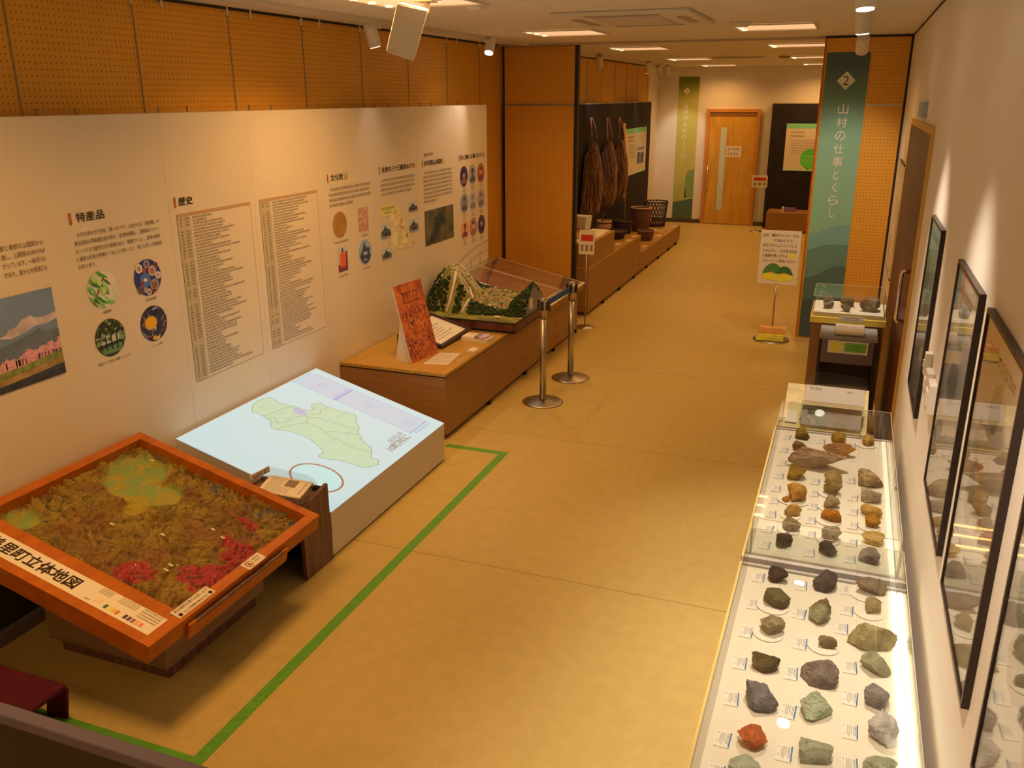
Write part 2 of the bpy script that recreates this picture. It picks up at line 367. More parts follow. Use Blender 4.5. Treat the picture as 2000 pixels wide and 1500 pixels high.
# ------------------------------------------------------------------ ceiling lights (deep louvred tubes), air conditioner, vents, rails
TUBE = mat('lamp_glow', (0.8, 0.8, 0.8), 0.5, emit=(1.0, 0.56, 0.28), estr=0.80)
TUBE_END = mat('tube_glow', (0.8, 0.8, 0.8), 0.5, emit=(1.0, 0.72, 0.36), estr=1.6)
lamp_spots = [(x, y) for y in (-0.8, 1.95, 4.70, 7.52, 10.28, 13.5, 16.5) for x in (-2.37, -0.67) if x < -1 or y > 5]
def lname(x, y):
    side = 'on the pegboard side' if x < -1 else 'on the white wall side'
    return {-0.8: 'behind the viewer', 1.95: 'above the nearest displays', 4.70: 'beside the white loudspeaker', 7.52: 'in line with the air conditioner', 10.28: 'just past the ceiling track', 13.5: 'over the baskets', 16.5: 'close to the far wall'}[y] + ' ' + side
for i, (x, y) in enumerate(lamp_spots):
    t = thing('ceiling_light', 'square ceiling light ' + lname(x, y), 'ceiling light', (x, y, ZC), 'recessed ceiling lights')
    h = 0.29
    MB().box((x - h - 0.015, y - h, ZC - 0.012), (x - h, y + h, ZC - 0.002), LAMP_WHITE).box((x + h, y - h, ZC - 0.012), (x + h + 0.015, y + h, ZC - 0.002), LAMP_WHITE).box((x - h - 0.015, y - h - 0.015, ZC - 0.012), (x + h + 0.015, y - h, ZC - 0.002), LAMP_WHITE).box((x - h - 0.015, y + h, ZC - 0.012), (x + h + 0.015, y + h + 0.015, ZC - 0.002), LAMP_WHITE).build('frame', t)
    MB().box((x - h, y - h, ZC - 0.004), (x + h, y + h, ZC - 0.002), TUBE).build('diffuser', t)
    dif = t.children[-1] if t.children else t
    for q in (-0.2, 0.0, 0.2): MB().tube([(x - h + 0.01, y + q, ZC - 0.010), (x - h + 0.05, y + q, ZC - 0.010)], 0.006, TUBE_END, 8).build('tube_end', t)
    watts = LAMP_W * {-0.8: 1.3, 1.95: 1.15, 4.70: 1.75, 7.52: 0.6, 10.28: 0.62, 13.5: 0.7, 16.5: 0.75}[y]
    if 4 < y < 8:
        for q in (-0.2, 0.0, 0.2): light('ceiling_light_lamp', 'AREA', (x, y + q, ZC - 0.017), t, LAMP_COL, watts / 3, (x, y + q, 0), shape='RECTANGLE', size=0.54, size_y=0.035, spread=math.radians(142))
    else: light('ceiling_light_lamp', 'AREA', (x, y, ZC - 0.017), t, LAMP_COL, watts, (x, y, 0), shape='SQUARE', size=0.56, spread=math.radians(142))
t = thing('air_conditioner', 'square cassette air conditioner set flush in the ceiling', 'air conditioner', (-1.48, 6.28, ZC))
AC = mat('ac_cream', (0.72, 0.70, 0.64), 0.7)
MB().box((-1.93, 5.75, ZC - 0.025), (-1.03, 6.80, ZC - 0.001), AC).build('panel', t, bevel=0.006)
MB().box((-1.70, 5.98, ZC - 0.034), (-1.26, 6.57, ZC - 0.025), mat('ac_grille', (0.64, 0.61, 0.55), 0.7)).build('grille', t)
for lo, hi in (((-1.72, 5.83), (-1.24, 5.89)), ((-1.72, 6.66), (-1.24, 6.72)), ((-1.86, 6.02), (-1.80, 6.53)), ((-1.16, 6.02), (-1.10, 6.53))):
    MB().box((lo[0], lo[1], ZC - 0.03), (hi[0], hi[1], ZC - 0.025), mat('ac_slot', (0.40, 0.37, 0.32), 0.6)).build('air_slot', t)
t = thing('ceiling_vent', 'dark slot vent in the ceiling between the two far light rows', 'vent', (-1.62, 13.0, ZC))
MB().box((-2.0, 12.9, ZC - 0.012), (-1.25, 13.1, ZC - 0.001), LAMP_WHITE).build('frame', t); MB().box((-1.96, 12.93, ZC - 0.016), (-1.29, 13.07, ZC - 0.012), DARKGAP).build('slot', t)
for nm, lb, x, y in (('smoke_detector', 'small round smoke detector beside the air conditioner', -0.88, 7.05), ('ceiling_disc', 'flat round ceiling plate right of the loudspeaker', -2.16, 5.1), ('smoke_detector', 'small dark smoke detector near the far slot vent', -1.02, 13.1)):
    t = thing(nm, lb, 'smoke detector' if nm[0] == 's' else 'ceiling plate', (x, y, ZC))
    MB().lathe((x, y, ZC), [(0.0, -0.03), (0.05, -0.03), (0.075, -0.012), (0.08, -0.001)], LAMP_WHITE if y < 12 else GREY, 24).build('cover', t)
    MB().lathe((x + 0.055, y - 0.04, ZC), [(0.0, -0.03), (0.006, -0.028), (0.006, -0.02)], CHROME, 8).build('indicator', t)
# track rails with spotlights
RAILM = mat('rail_cream', (0.66, 0.62, 0.55), 0.5)
t = tag(MB().box((-3.215, 0.5, ZC - 0.03), (-3.175, 8.85, ZC - 0.001), RAILM).build('track_rail', loc=(-3.195, 4.6, ZC)), 'long cream lighting track along the ceiling above the graphic wall', 'track rail')
t = tag(MB().box((-3.215, 9.4, ZC - 0.03), (-3.175, 16.9, ZC - 0.001), RAILM).build('track_rail', loc=(-3.195, 13, ZC)), 'cream lighting track on the ceiling beyond the partition', 'track rail')
t = tag(MB().box((-0.05, -1.0, ZC - 0.03), (-0.01, 8.3, ZC - 0.001), RAILM).build('track_rail', loc=(-0.03, 4, ZC)), 'cream lighting track on the ceiling above the rock cases', 'track rail')
LENS = mat('lamp_lens', (0.9, 0.9, 0.9), 0.3, emit=(1.0, 0.86, 0.72), estr=14.0)
LENS_OFF = mat('lamp_lens_dim', (0.6, 0.58, 0.55), 0.2, emit=(1.0, 0.8, 0.55), estr=1.5)
def spotlight(x, y, zl, aim, watts, label, cone=50, lit=True, size=0.045, L=0.17, group='track spotlights', blend=0.7):
    """lens at (x,y,zl), looking at aim"""
    d = (Vector(aim) - Vector((x, y, zl))).normalized(); lens = Vector((x, y, zl)); back = lens - d * L
    t = thing('track_spotlight', label, 'spotlight', (x, y, ZC - 0.03), group)
    MB().box((x - 0.02, y - 0.07, ZC - 0.055), (x + 0.02, y + 0.07, ZC - 0.0315), LAMP_WHITE).build('adapter', t)
    j = lens - d * (L * 0.6)
    MB().tube([(x, y, ZC - 0.05), (x, y, j.z + 0.05), j + Vector((0, 0, 0.02))], 0.01, LAMP_WHITE, 8).build('arm', t)
    hd = MB().tube([back, back + d * 0.012, lens - d * 0.004], size, LAMP_WHITE, 24).build('lamp_head', t)
    MB().tube([lens - d * 0.004, lens + d * 0.002], size * 0.82, LENS if lit else LENS_OFF, 24).build('lens', hd)
    if watts: light('track_spotlight_lamp', 'SPOT', lens + d * 0.012, t, SPOT_COL, watts, aim, spot_size=math.radians(cone), spot_blend=blend, shadow_soft_size=size * 0.7)
    return t
spotlight(-3.17, 7.75, 2.72, (-3.12, 6.75, 0.9), 22, 'lit white track spotlight in front of the left partition corner', cone=74)
spotlight(-3.235, 5.80, 2.68, (-3.10, 5.95, 1.9), 8, 'unlit looking white track spotlight left of the hanging loudspeaker', cone=70, lit=False)
spotlight(-3.17, 11.5, 2.70, (-3.4, 12.6, 1.4), 14, 'small lit spotlight beyond the left partition above the straw capes', cone=55)
spotlight(-3.17, 14.3, 2.70, (-3.4, 14.9, 1.5), 18, 'track spotlight shining on the poster beside the straw capes', cone=40, lit=False)
spotlight(-3.17, 16.0, 2.72, (-3.05, 17.22, 1.4), 36, 'track spotlight over the gold banner on the far wall', cone=48, lit=False)
spotlight(-3.17, 15.3, 2.72, (-2.9, 17.22, 1.2), 10, 'dim track spotlight next to the one over the gold banner', cone=60, lit=False)
spotlight(-0.03, 7.46, 2.66, (-0.09, 8.9, 1.30), 34, 'white track spotlight hanging in front of the green banner', cone=62, lit=False, L=0.15)
spotlight(-0.022, 4.40, 2.705, (0.1, 4.2, 0.7), 145, 'chrome rimmed track spotlight at the top above the rock cases', cone=66, blend=0.95)
spotlight(-0.03, 2.9, 2.70, (0.1, 2.9, 0.7), 145, 'track spotlight straight above the nearer rock case', cone=66, blend=0.95)
spotlight(-0.03, 1.4, 2.70, (0.1, 1.9, 0.7), 130, 'track spotlight above the near end of the rock cases', cone=66, blend=0.95)
spotlight(-0.03, 6.0, 2.70, (0.1, 6.3, 0.95), 105, 'track spotlight above the little case of grey rocks', cone=30)
# loudspeaker
t = thing('loudspeaker', 'white box loudspeaker hanging tilted from the ceiling', 'loudspeaker', (-2.30, 4.62, ZC))
q = [Vector(v) for v in ((-2.449, 4.495, 2.577), (-2.312, 4.564, 2.528), (-2.180, 4.503, 2.788), (-2.334, 4.436, 2.820))]
nrm = Vector((0.31, -0.879, -0.362))
bk = [v - nrm * 0.15 for v in q]; c0 = sum(bk, Vector()) / 4; bk = [c0 + (v - c0) * 0.72 for v in bk]
SPK = mat('loudspeaker_cream', (0.70, 0.67, 0.60), 0.55)
MB().hexa(bk, q, SPK).build('cabinet', t, bevel=0.012)
cq = sum(q, Vector()) / 4; gq = [cq + (v - cq) * 0.94 for v in q]
gb = MB().hexa([v + nrm * 0.001 for v in gq], [v + nrm * 0.006 for v in gq], mat('loudspeaker_grille', (0.72, 0.69, 0.61), 0.8, nscale=300, namt=0.12)).build('grille', t, bevel=0.002)
pl = Plane(q[0] + nrm * 0.008, q[1] - q[0], q[3] - q[0])
MB().words(pl, 0.028, 0.022, 0.06, 0.008, INK2, random.Random(3), off=0.0).build('badge', t)
MB().tube([cq - nrm * 0.12, (-2.27, 4.66, 2.80), (-2.27, 4.66, ZC - 0.02)], 0.018, SPK, 10).box((-2.33, 4.6, ZC - 0.02), (-2.21, 4.72, ZC), SPK).build('bracket', t)

# ------------------------------------------------------------------ the graphic wall on the left
rng = random.Random(11)
XG = -3.37
gw = thing('exhibition_wall', 'long cream graphic wall of town history panels below the pegboards', 'display wall', (-3.45, 4.0, 0))
GW = mat('graphic_cream', (0.80, 0.76, 0.69), 0.62, nscale=2, namt=0.02)
MB().box((XW + 0.02, YB + 0.05, 0.30), (XG, 8.165, 2.272), GW).build('board', gw)
MB().box((XW + 0.02, YB + 0.05, 0.06), (XG - 0.004, 8.165, 0.30), mat('dark_green_base', (0.05, 0.055, 0.03), 0.7)).build('plinth', gw)
MB().box((XW + 0.02, YB + 0.05, 0.0), (XG + 0.03, 3.4, 0.06), mat('brown_skirting', A(96, 62, 40, 0.5), 0.5)).build('skirting', gw)
hk = MB()
for k in range(-4, 7):
    for d in (-0.012, 0.21):
        y = 3.105 + 0.772 * k + d
        hk.box((XW + 0.10, y - 0.0025, 2.272), (XW + 0.108, y + 0.0025, 2.305), JOINT)
hk.build('hanger', gw)
W = Plane((XG, 0, 0), (0, 1, 0), (0, 0, 1))
jl = MB()
for y in (2.3, 3.73, 4.455, 5.18, 5.91, 6.64, 7.40): jl.rect(W, y - 0.0012, 0.30, y + 0.0012, 2.272, mat('panel_joint', (0.66, 0.61, 0.54), 0.7), 0.0006)
jl.build('panel_joint', gw)
BAR = flat(140, 65, 25); BAR2 = flat(146, 96, 52)
def heading(bar, box, body, dot=None):
    b = MB().rect(W, bar - 0.008, 1.786, bar + 0.008, 1.842, BAR, 0.002)
    b.text(body, W, box[0], 1.794, box[1], 1.837, INK, 0.0025, 0.012)
    if dot: b.oval(W, dot[0], 1.813, 0.024, 0.024, dot[1], 0.002, 20); b.oval(W, dot[0], 1.818, 0.009, 0.009, GW, 0.0025, 12)
    b.build('heading', gw)
heading(3.080, (3.115, 3.283), '特産品'); heading(3.776, (3.804, 3.915), '歴史'); heading(5.281, (5.318, 5.48), '文化財', (5.521, flat(130, 105, 40)))
heading(6.008, (6.042, 6.585), '会津の三十三観音めぐり', (6.617, flat(200, 115, 25))); heading(6.746, (6.775, 7.125), '向羽黒山城跡', (7.162, flat(200, 115, 25))); heading(7.494, (7.522, 8.022), '町に関わる偉人たち', (8.07, flat(130, 95, 40)))
MB().text('国指定史跡', W, 6.776, 1.870, 6.946, 1.898, INK2, 0.0025).build('small_heading', gw)
b = MB()
for s_, u0, u1, v in (('大きな実を付け別名「青いダイヤ」と言われる「高田梅」や', 3.103, 3.64, 1.725), ('東北屈指の陶磁器生産を誇る「会津本郷焼」、国際線のファー', 3.082, 3.637, 1.687), ('ストクラスで提供された実績のある「新鶴ワイン」、独特の食感', 3.081, 3.636, 1.649), ('と濃厚な甘味が特徴の「みしらず柿」など、他にも多くの特産品', 3.081, 3.642, 1.612), ('があります。', 3.082, 3.19, 1.576)):
    b.text(s_, W, u0, v, u1, v + 0.022, INK2, 0.0025)
for s_, u0, u1, v in (('部と南部の山間部から', 2.690, 2.911, 1.723), ('達し、山間部は200.97㎢', 2.690, 2.913, 1.686), ('がっています。一級河川の', 2.690, 2.912, 1.648), ('があり、豊かな水資源にも', 2.690, 2.911, 1.608)):
    b.text(s_, W, u0, v, u1, v + 0.024, INK2, 0.0025)
b.build('body_text', gw)
b = MB()
for s_, u0, u1, v in (('高田梅', 3.188, 3.238, 1.337), ('会津本郷焼', 3.475, 3.552, 1.337), ('新鶴ワイン原料・新鶴シャルドネ', 3.108, 3.321, 1.088), ('みしらず柿', 3.482, 3.554, 1.088)):
    b.text(s_, W, u0, v, u1, v + 0.015, INK2, 0.0025)
for u0, u1, v in ((5.308, 5.495, 1.357), (5.693, 5.788, 1.357), (5.352, 5.466, 1.111), (5.685, 5.782, 1.108)): b.words(W, u0, v, u1, 0.014, INK2, rng)
for r in (1.528, 1.278, 1.028):
    for c in (7.595, 7.795, 7.997):
        for k in range(2): b.words(W, c - 0.04, r - k * 0.022, c + 0.035, 0.012, INK2, rng)
b.build('caption', gw)
def para(u0, u1, v, n, step, h, last=0.6):
    b = MB()
    for k in range(n): b.words(W, u0 + (0.02 if k == 0 else 0), v - k * step, u1 if k < n - 1 else u0 + (u1 - u0) * last, h, INK2, rng)
    b.build('body_text', gw)
para(5.281, 5.85, 1.727, 4, 0.0365, 0.019, 0.55); para(6.010, 6.59, 1.727, 4, 0.0355, 0.019, 0.9); para(6.748, 7.337, 1.727, 8, 0.0345, 0.018, 0.45)
# the two history tables
def table(u0, u1, uc, vt, vb, seed):
    r = random.Random(seed); b = MB()
    b.rect(W, u0, vb, u1, vt, mat('table_paper', (0.80, 0.75, 0.66), 0.65), 0.001)
    b.rect(W, u0, vb, uc, vt, mat('table_column', (0.60, 0.56, 0.44), 0.65), 0.0015)
    b.rect(W, u0, vt - 0.018, u1, vt, BAR2, 0.002)
    b.words(W, u0 + 0.02, vt - 0.014, u0 + 0.09, 0.010, GW, r, 0.003); b.words(W, u0 + (u1 - u0) * 0.48, vt - 0.014, u0 + (u1 - u0) * 0.78, 0.009, GW, r, 0.003)
    v = vt - 0.035
    while v > vb + 0.012:
        if r.random() < 0.86: b.words(W, u0 + 0.018, v, u0 + 0.042, 0.010, INK2, r, 0.003); b.words(W, u0 + 0.058, v, u0 + 0.092, 0.010, INK2, r, 0.003)
        b.words(W, uc + 0.014, v, uc + 0.014 + r.uniform(0.12, 0.40), 0.0105, INK, r, 0.003)
        v -= 0.0172
    for a in (u0, u1): b.rect(W, a - 0.001, vb, a + 0.001, vt, INKG, 0.0025)
    b.rect(W, u0, vb - 0.001, u1, vb + 0.001, INKG, 0.0025)
    b.build('history_table', gw)
table(3.777, 4.408, 3.880, 1.751, 0.803, 5); table(4.503, 5.136, 4.612, 1.753, 0.803, 6)
# printed photographs
def ell(cu, cv, ru, rv, f): f.oval(W, cu, cv, ru, rv, f.bg)
def photo_landscape():
    b = MB(); r = random.Random(2); u0, u1, v0, v1 = 2.45, 2.915, 1.118, 1.528
    sky = mat('print_sky', (0.20, 0.33, 0.66), 0.6, nscale=3, namt=0.12)
    b.rect(W, u0, v0, u1, v1, sky)
    cl = mat('print_cloud', A(150, 108, 72, 0.46), 0.6, nscale=16, namt=0.25)
    b.poly(W, [(2.60, 1.36), (2.64, 1.365), (2.66, 1.385), (2.70, 1.39), (2.73, 1.415), (2.78, 1.425), (2.80, 1.41), (2.85, 1.405), (2.915, 1.415), (2.915, 1.385), (2.86, 1.37), (2.80, 1.375), (2.74, 1.355), (2.66, 1.345)], cl)
    b.poly(W, [(u0, 1.24), (u0, 1.29), (2.60, 1.315), (2.70, 1.33), (2.77, 1.345), (2.81, 1.36), (2.84, 1.34), (2.915, 1.335), (2.915, 1.26)], mat('print_far_hill', (0.17, 0.25, 0.44), 0.6, nscale=9, namt=0.2))
    top = [(u1 - (u1 - u0) * k / 40, 1.285 - 0.05 * k / 40 + r.uniform(-0.012, 0.014)) for k in range(41)]
    b.poly(W, top + [(u0, 1.19), (u1, 1.215)], mat('print_blossom', A(166, 92, 62, 0.46), 0.7, nscale=60, namt=0.3))
    for k in range(22): a = r.uniform(u0, u1); b.rect(W, a, 1.215, a + 0.006, 1.245, flat(70, 45, 30), 0.0035)
    b.poly(W, [(u0, 1.165), (u0, 1.20), (2.70, 1.212), (u1, 1.232), (u1, 1.20), (2.70, 1.178)], mat('print_bank', A(96, 80, 24, 0.46), 0.7, nscale=30, namt=0.4))
    b.poly(W, [(u0, 1.14), (u0, 1.168), (2.70, 1.182), (u1, 1.202), (u1, 1.168)], mat('print_path', A(128, 80, 30, 0.46), 0.7, nscale=20, namt=0.3))
    b.poly(W, [(u0, v0), (u0, 1.145), (2.70, 1.152), (u1, 1.172), (u1, v0)], mat('print_river', (0.06, 0.075, 0.13), 0.5, nscale=40, namt=0.35))
    b.build('landscape_photo', gw)
photo_landscape()
def inside(cu, cv, ru, rv, pts):
    out = []
    for u, v in pts:
        d = math.hypot((u) / ru, (v) / rv); k = 0.985 / d if d > 0.985 else 1
        out.append((cu + u * k, cv + v * k))
    return out
def photo_plum():
    c = (3.209, 1.458); b = MB(); r = random.Random(4); b.oval(W, *c, 0.096, 0.095, mat('print_field', A(168, 168, 104, 0.5), 0.6, nscale=8, namt=0.2))
    b.poly(W, inside(*c, 0.096, 0.095, [(-0.02, 0.0), (0.09, 0.015), (0.095, 0.05), (0.06, 0.08), (0.0, 0.09)]), flat(186, 176, 150))
    b.poly(W, inside(*c, 0.096, 0.095, [(-0.075, -0.06), (-0.066, -0.066), (0.02, 0.06), (0.01, 0.066)]), flat(98, 64, 34))
    for k in range(34):
        a = r.uniform(-0.09, 0.045); v = r.uniform(-0.085, 0.085)
        if a > 0.0 and v > -0.02 and r.random() < 0.6: v = abs(v)
        t = r.uniform(-1.2, -0.2); l = r.uniform(0.022, 0.04); w = l * 0.28
        pts = [(a + math.cos(t) * l * x - math.sin(t) * w * y, v + math.sin(t) * l * x + math.cos(t) * w * y) for x, y in ((-1, 0), (-0.3, 0.8), (0.4, 0.7), (1, 0), (0.4, -0.7), (-0.3, -0.8))]
        b.poly(W, inside(*c, 0.096, 0.095, pts), flat(*r.choice(((70, 104, 30), (92, 128, 40), (120, 150, 52), (48, 76, 26)))), 0.002 + 0.0001 * k)
    for a, v in ((-0.02, 0.035), (0.0, -0.01), (-0.05, 0.06)): b.oval(W, c[0] + a, c[1] + v, 0.016, 0.016, flat(146, 168, 66), 0.006, 16)
    b.build('plum_branch_photo', gw)
photo_plum()
def photo_dishes():
    c = (3.511, 1.459); b = MB(); r = random.Random(9); b.oval(W, *c, 0.096, 0.095, flat(40, 38, 62))
    b.oval(W, c[0] - 0.02, c[1] - 0.01, 0.038, 0.038, flat(62, 76, 122), 0.003, 24); b.oval(W, c[0] - 0.02, c[1] - 0.01, 0.013, 0.010, flat(196, 160, 80), 0.0036, 14)
    for a, v, q, cc in ((-0.055, 0.055, 0.024, (176, 150, 110)), (0.0, 0.07, 0.022, (120, 104, 84)), (0.035, 0.03, 0.028, (160, 118, 76)), (0.072, 0.0, 0.02, (190, 160, 130)), (0.04, -0.045, 0.032, (128, 92, 60)), (-0.005, -0.075, 0.018, (170, 128, 90)), (-0.06, -0.055, 0.022, (96, 58, 44)), (-0.02, 0.04, 0.013, (150, 60, 40)), (0.065, 0.055, 0.016, (110, 60, 42)), (-0.045, -0.022, 0.012, (120, 50, 40)), (0.03, -0.078, 0.012, (150, 70, 50)), (-0.03, -0.06, 0.014, (150, 120, 90))):
        b.oval(W, c[0] + a, c[1] + v, q, q, flat(*cc), 0.0036, 18); b.oval(W, c[0] + a, c[1] + v, q * 0.6, q * 0.6, flat(*[int(x * r.uniform(0.6, 0.85)) for x in cc]), 0.004, 14)
    b.build('pottery_dishes_photo', gw)
photo_dishes()
def photo_vine():
    c = (3.209, 1.212); b = MB(); r = random.Random(14); b.oval(W, *c, 0.096, 0.095, flat(46, 44, 22))
    b.poly(W, inside(*c, 0.096, 0.095, [(-0.095, -0.03), (0.095, -0.02), (0.09, 0.02), (-0.09, 0.015)]), flat(150, 136, 128))
    b.poly(W, inside(*c, 0.096, 0.095, [(-0.09, -0.055), (0.09, -0.035), (0.06, -0.09), (-0.06, -0.09)]), flat(78, 92, 46))
    for k in range(5): a = -0.07 + 0.035 * k; b.rect(W, c[0] + a, c[1] - 0.06, c[0] + a + 0.007, c[1] + 0.05, flat(36, 26, 16), 0.004)
    for k in range(46):
        a, v = r.uniform(-0.09, 0.09), r.uniform(-0.03, 0.09)
        if v < 0.02 and abs(a) < 0.05 and r.random() < 0.5: continue
        q = r.uniform(0.008, 0.018); b.poly(W, inside(*c, 0.096, 0.095, [(a + q * math.cos(t), v + q * math.sin(t) * 0.8) for t in (0, 1, 2, 3, 4, 5)]), flat(*r.choice(((58, 60, 26), (80, 82, 38), (40, 38, 18), (104, 100, 52)))), 0.0045 + 0.00005 * k)
    b.build('vineyard_photo', gw)
photo_vine()
def photo_persimmon():
    c = (3.511, 1.213); b = MB(); r = random.Random(21); b.oval(W, *c, 0.096, 0.095, flat(44, 34, 34))
    for k in range(30):
        a, v = r.uniform(-0.09, 0.09), r.uniform(-0.09, 0.09); t = r.uniform(0, 3); l = r.uniform(0.015, 0.04)
        b.poly(W, inside(*c, 0.096, 0.095, [(a + math.cos(t) * l * x - math.sin(t) * l * 0.3 * y, v + math.sin(t) * l * x + math.cos(t) * l * 0.3 * y) for x, y in ((-1, 0), (0, 1), (1, 0), (0, -1))]), flat(*r.choice(((150, 138, 142), (92, 74, 70), (30, 24, 24), (118, 70, 34)))), 0.0022 + 0.00004 * k)
    b.oval(W, c[0] - 0.022, c[1] + 0.008, 0.044, 0.036, flat(196, 112, 14), 0.004, 26); b.oval(W, c[0] - 0.004, c[1] - 0.078, 0.02, 0.012, flat(190, 108, 20), 0.004, 16)
    b.build('persimmon_photo', gw)
photo_persimmon()
b = MB(); b.oval(W, 5.400, 1.484, 0.094, 0.093, mat('print_ochre_coin', A(142, 80, 22, 0.56), 0.6, nscale=14, namt=0.12)); b.build('round_relic_photo', gw)
b = MB(); b.rect(W, 5.658, 1.393, 5.800, 1.568, mat('print_old_sheet', A(168, 98, 52, 0.55), 0.6, nscale=40, namt=0.3)); b.build('old_document_photo', gw)
b = MB(); b.rect(W, 5.346, 1.148, 5.472, 1.324, flat(150, 128, 100)); b.rect(W, 5.346, 1.148, 5.472, 1.20, flat(96, 40, 36)); b.poly(W, [(5.372, 1.18), (5.372, 1.27), (5.392, 1.288), (5.414, 1.296), (5.436, 1.286), (5.446, 1.26), (5.446, 1.18)], flat(186, 62, 24)); b.oval(W, 5.41, 1.303, 0.012, 0.014, flat(70, 50, 46)); b.rect(W, 5.448, 1.16, 5.472, 1.29, flat(92, 52, 46)); b.build('red_costume_photo', gw)
b = MB(); b.oval(W, 5.732, 1.236, 0.096, 0.095, flat(122, 116, 112)); b.poly(W, [(5.65, 1.21), (5.70, 1.27), (5.72, 1.322), (5.745, 1.27), (5.80, 1.262), (5.79, 1.225), (5.815, 1.2), (5.78, 1.165), (5.73, 1.145), (5.68, 1.17)], flat(52, 46, 50)); b.rect(W, 5.70, 1.215, 5.76, 1.24, flat(132, 118, 108)); b.rect(W, 5.70, 1.17, 5.75, 1.19, flat(104, 92, 90)); b.build('temple_oval_photo', gw)
b = MB(); b.rect(W, 5.976, 1.46, 6.228, 1.55, flat(172, 148, 62)); b.words(W, 6.0, 1.512, 6.2, 0.018, INK2, rng, 0.006); b.words(W, 6.05, 1.482, 6.16, 0.013, INK2, rng, 0.006)
b.poly(W, [(6.131, 1.455), (6.228, 1.50), (6.26, 1.515), (6.304, 1.486), (6.35, 1.43), (6.389, 1.372), (6.43, 1.31), (6.461, 1.256), (6.50, 1.21), (6.573, 1.178), (6.45, 1.165), (6.30, 1.175), (6.15, 1.183), (6.13, 1.22), (6.083, 1.274), (6.12, 1.32)], mat('print_map_yellow', A(186, 146, 62, 0.5), 0.65, nscale=12, namt=0.2))
for k in range(34):
    t = rng.random(); a = 6.22 + 0.25 * t + rng.uniform(-0.05, 0.05); v = 1.49 - 0.30 * t + rng.uniform(-0.04, 0.02); b.rect(W, a, v, a + 0.016, v + 0.012, flat(188, 104, 30), 0.006)
b.line(W, [(6.15, 1.33), (6.22, 1.335), (6.29, 1.32), (6.33, 1.34)], 0.006, GW, 0.0055)
b.build('pilgrimage_map', gw)
def temple(u0, v0, u1, v1, leaf):
    b = MB(); b.rect(W, u0, v0, u1, v1, flat(150, 132, 112)); w, h = u1 - u0, v1 - v0
    b.rect(W, u0, v0 + h * 0.1, u1, v0 + h * 0.45, flat(*leaf)); b.poly(W, [(u0 + w * 0.05, v0 + h * 0.45), (u0 + w * 0.3, v0 + h * 0.62), (u0 + w * 0.45, v0 + h * 0.9), (u0 + w * 0.58, v0 + h * 0.62), (u0 + w * 0.97, v0 + h * 0.5)], flat(46, 44, 44)); b.rect(W, u0 + w * 0.18, v0 + h * 0.1, u0 + w * 0.85, v0 + h * 0.46, flat(72, 56, 46)); b.rect(W, u0 + w * 0.4, v0 + h * 0.1, u0 + w * 0.6, v0 + h * 0.34, flat(34, 28, 26)); b.rect(W, u0, v0, u1, v0 + h * 0.12, flat(118, 104, 84))
    b.build('temple_photo', gw)
temple(6.468, 1.444, 6.62, 1.526, (44, 48, 34)); temple(6.466, 1.279, 6.626, 1.39, (66, 86, 40)); temple(5.988, 1.294, 6.137, 1.408, (70, 74, 52)); temple(5.986, 1.127, 6.138, 1.214, (86, 74, 56))
b = MB(); b.rect(W, 6.752, 1.118, 7.339, 1.418, mat('print_castle_hill', A(76, 54, 22, 0.5), 0.65, nscale=9, namt=0.45)); b.poly(W, [(6.80, 1.14), (6.90, 1.24), (6.94, 1.34), (7.02, 1.385), (7.12, 1.36), (7.18, 1.30), (7.15, 1.26), (7.10, 1.28), (7.04, 1.23), (6.98, 1.19), (6.92, 1.13)], mat('print_castle_ridge', A(46, 38, 24, 0.5), 0.65, nscale=20, namt=0.4)); b.build('castle_ridge_photo', gw)
def portrait(cu, cv, bg, coat, skin, hair=None):
    b = MB(); b.oval(W, cu, cv, 0.088, 0.094, flat(*bg), n=28)
    b.poly(W, inside(cu, cv, 0.088, 0.094, [(-0.08, -0.09), (-0.06, -0.035), (-0.02, -0.015), (0.02, -0.015), (0.06, -0.035), (0.08, -0.09)]), flat(*coat)); b.oval(W, cu, cv + 0.02, 0.027, 0.036, flat(*skin), n=20)
    if hair: b.poly(W, [(cu + 0.03 * math.cos(t), cv + 0.026 + 0.036 * math.sin(t)) for t in [math.pi * k / 10 for k in range(11)]], flat(*hair))
    b.build('portrait_photo', gw)
PT = [((48, 34, 40), (110, 62, 44), (150, 92, 66), (40, 28, 30)), ((120, 106, 90), (64, 56, 54), (84, 66, 56), (50, 42, 42)), ((132, 66, 36), (84, 50, 36), (176, 98, 62), (96, 50, 34)), ((112, 94, 82), (70, 60, 60), (96, 78, 70), (66, 56, 56)), ((140, 116, 96), (104, 84, 74), (146, 106, 82), (100, 80, 70)), ((132, 104, 86), (100, 78, 72), (138, 96, 78), (94, 70, 66)), ((190, 104, 52), (96, 46, 34), (120, 64, 44), (84, 40, 30)), ((142, 88, 60), (120, 74, 52), (176, 116, 80), (84, 50, 40)), ((66, 44, 46), (52, 38, 42), (156, 100, 80), (56, 40, 42))]
k = 0
for r in (1.644, 1.398, 1.149):
    for c in (7.593, 7.795, 7.998): portrait(c, r, *PT[k]); k += 1
b = MB(); sk = mat('pale_sketch', (0.62, 0.56, 0.48), 0.7)
b.line(W, [(7.10, 0.80), (7.35, 0.84), (7.6, 0.90), (7.9, 0.95), (8.16, 0.97)], 0.02, sk); b.line(W, [(7.2, 0.72), (7.5, 0.78), (7.9, 0.86), (8.16, 0.88)], 0.012, sk); b.line(W, [(7.3, 0.62), (7.7, 0.7), (8.16, 0.78)], 0.012, sk); b.line(W, [(7.72, 0.7), (7.72, 0.86)], 0.01, sk); b.line(W, [(7.95, 0.75), (7.95, 0.9)], 0.01, sk)
b.build('pale_landscape_sketch', gw)

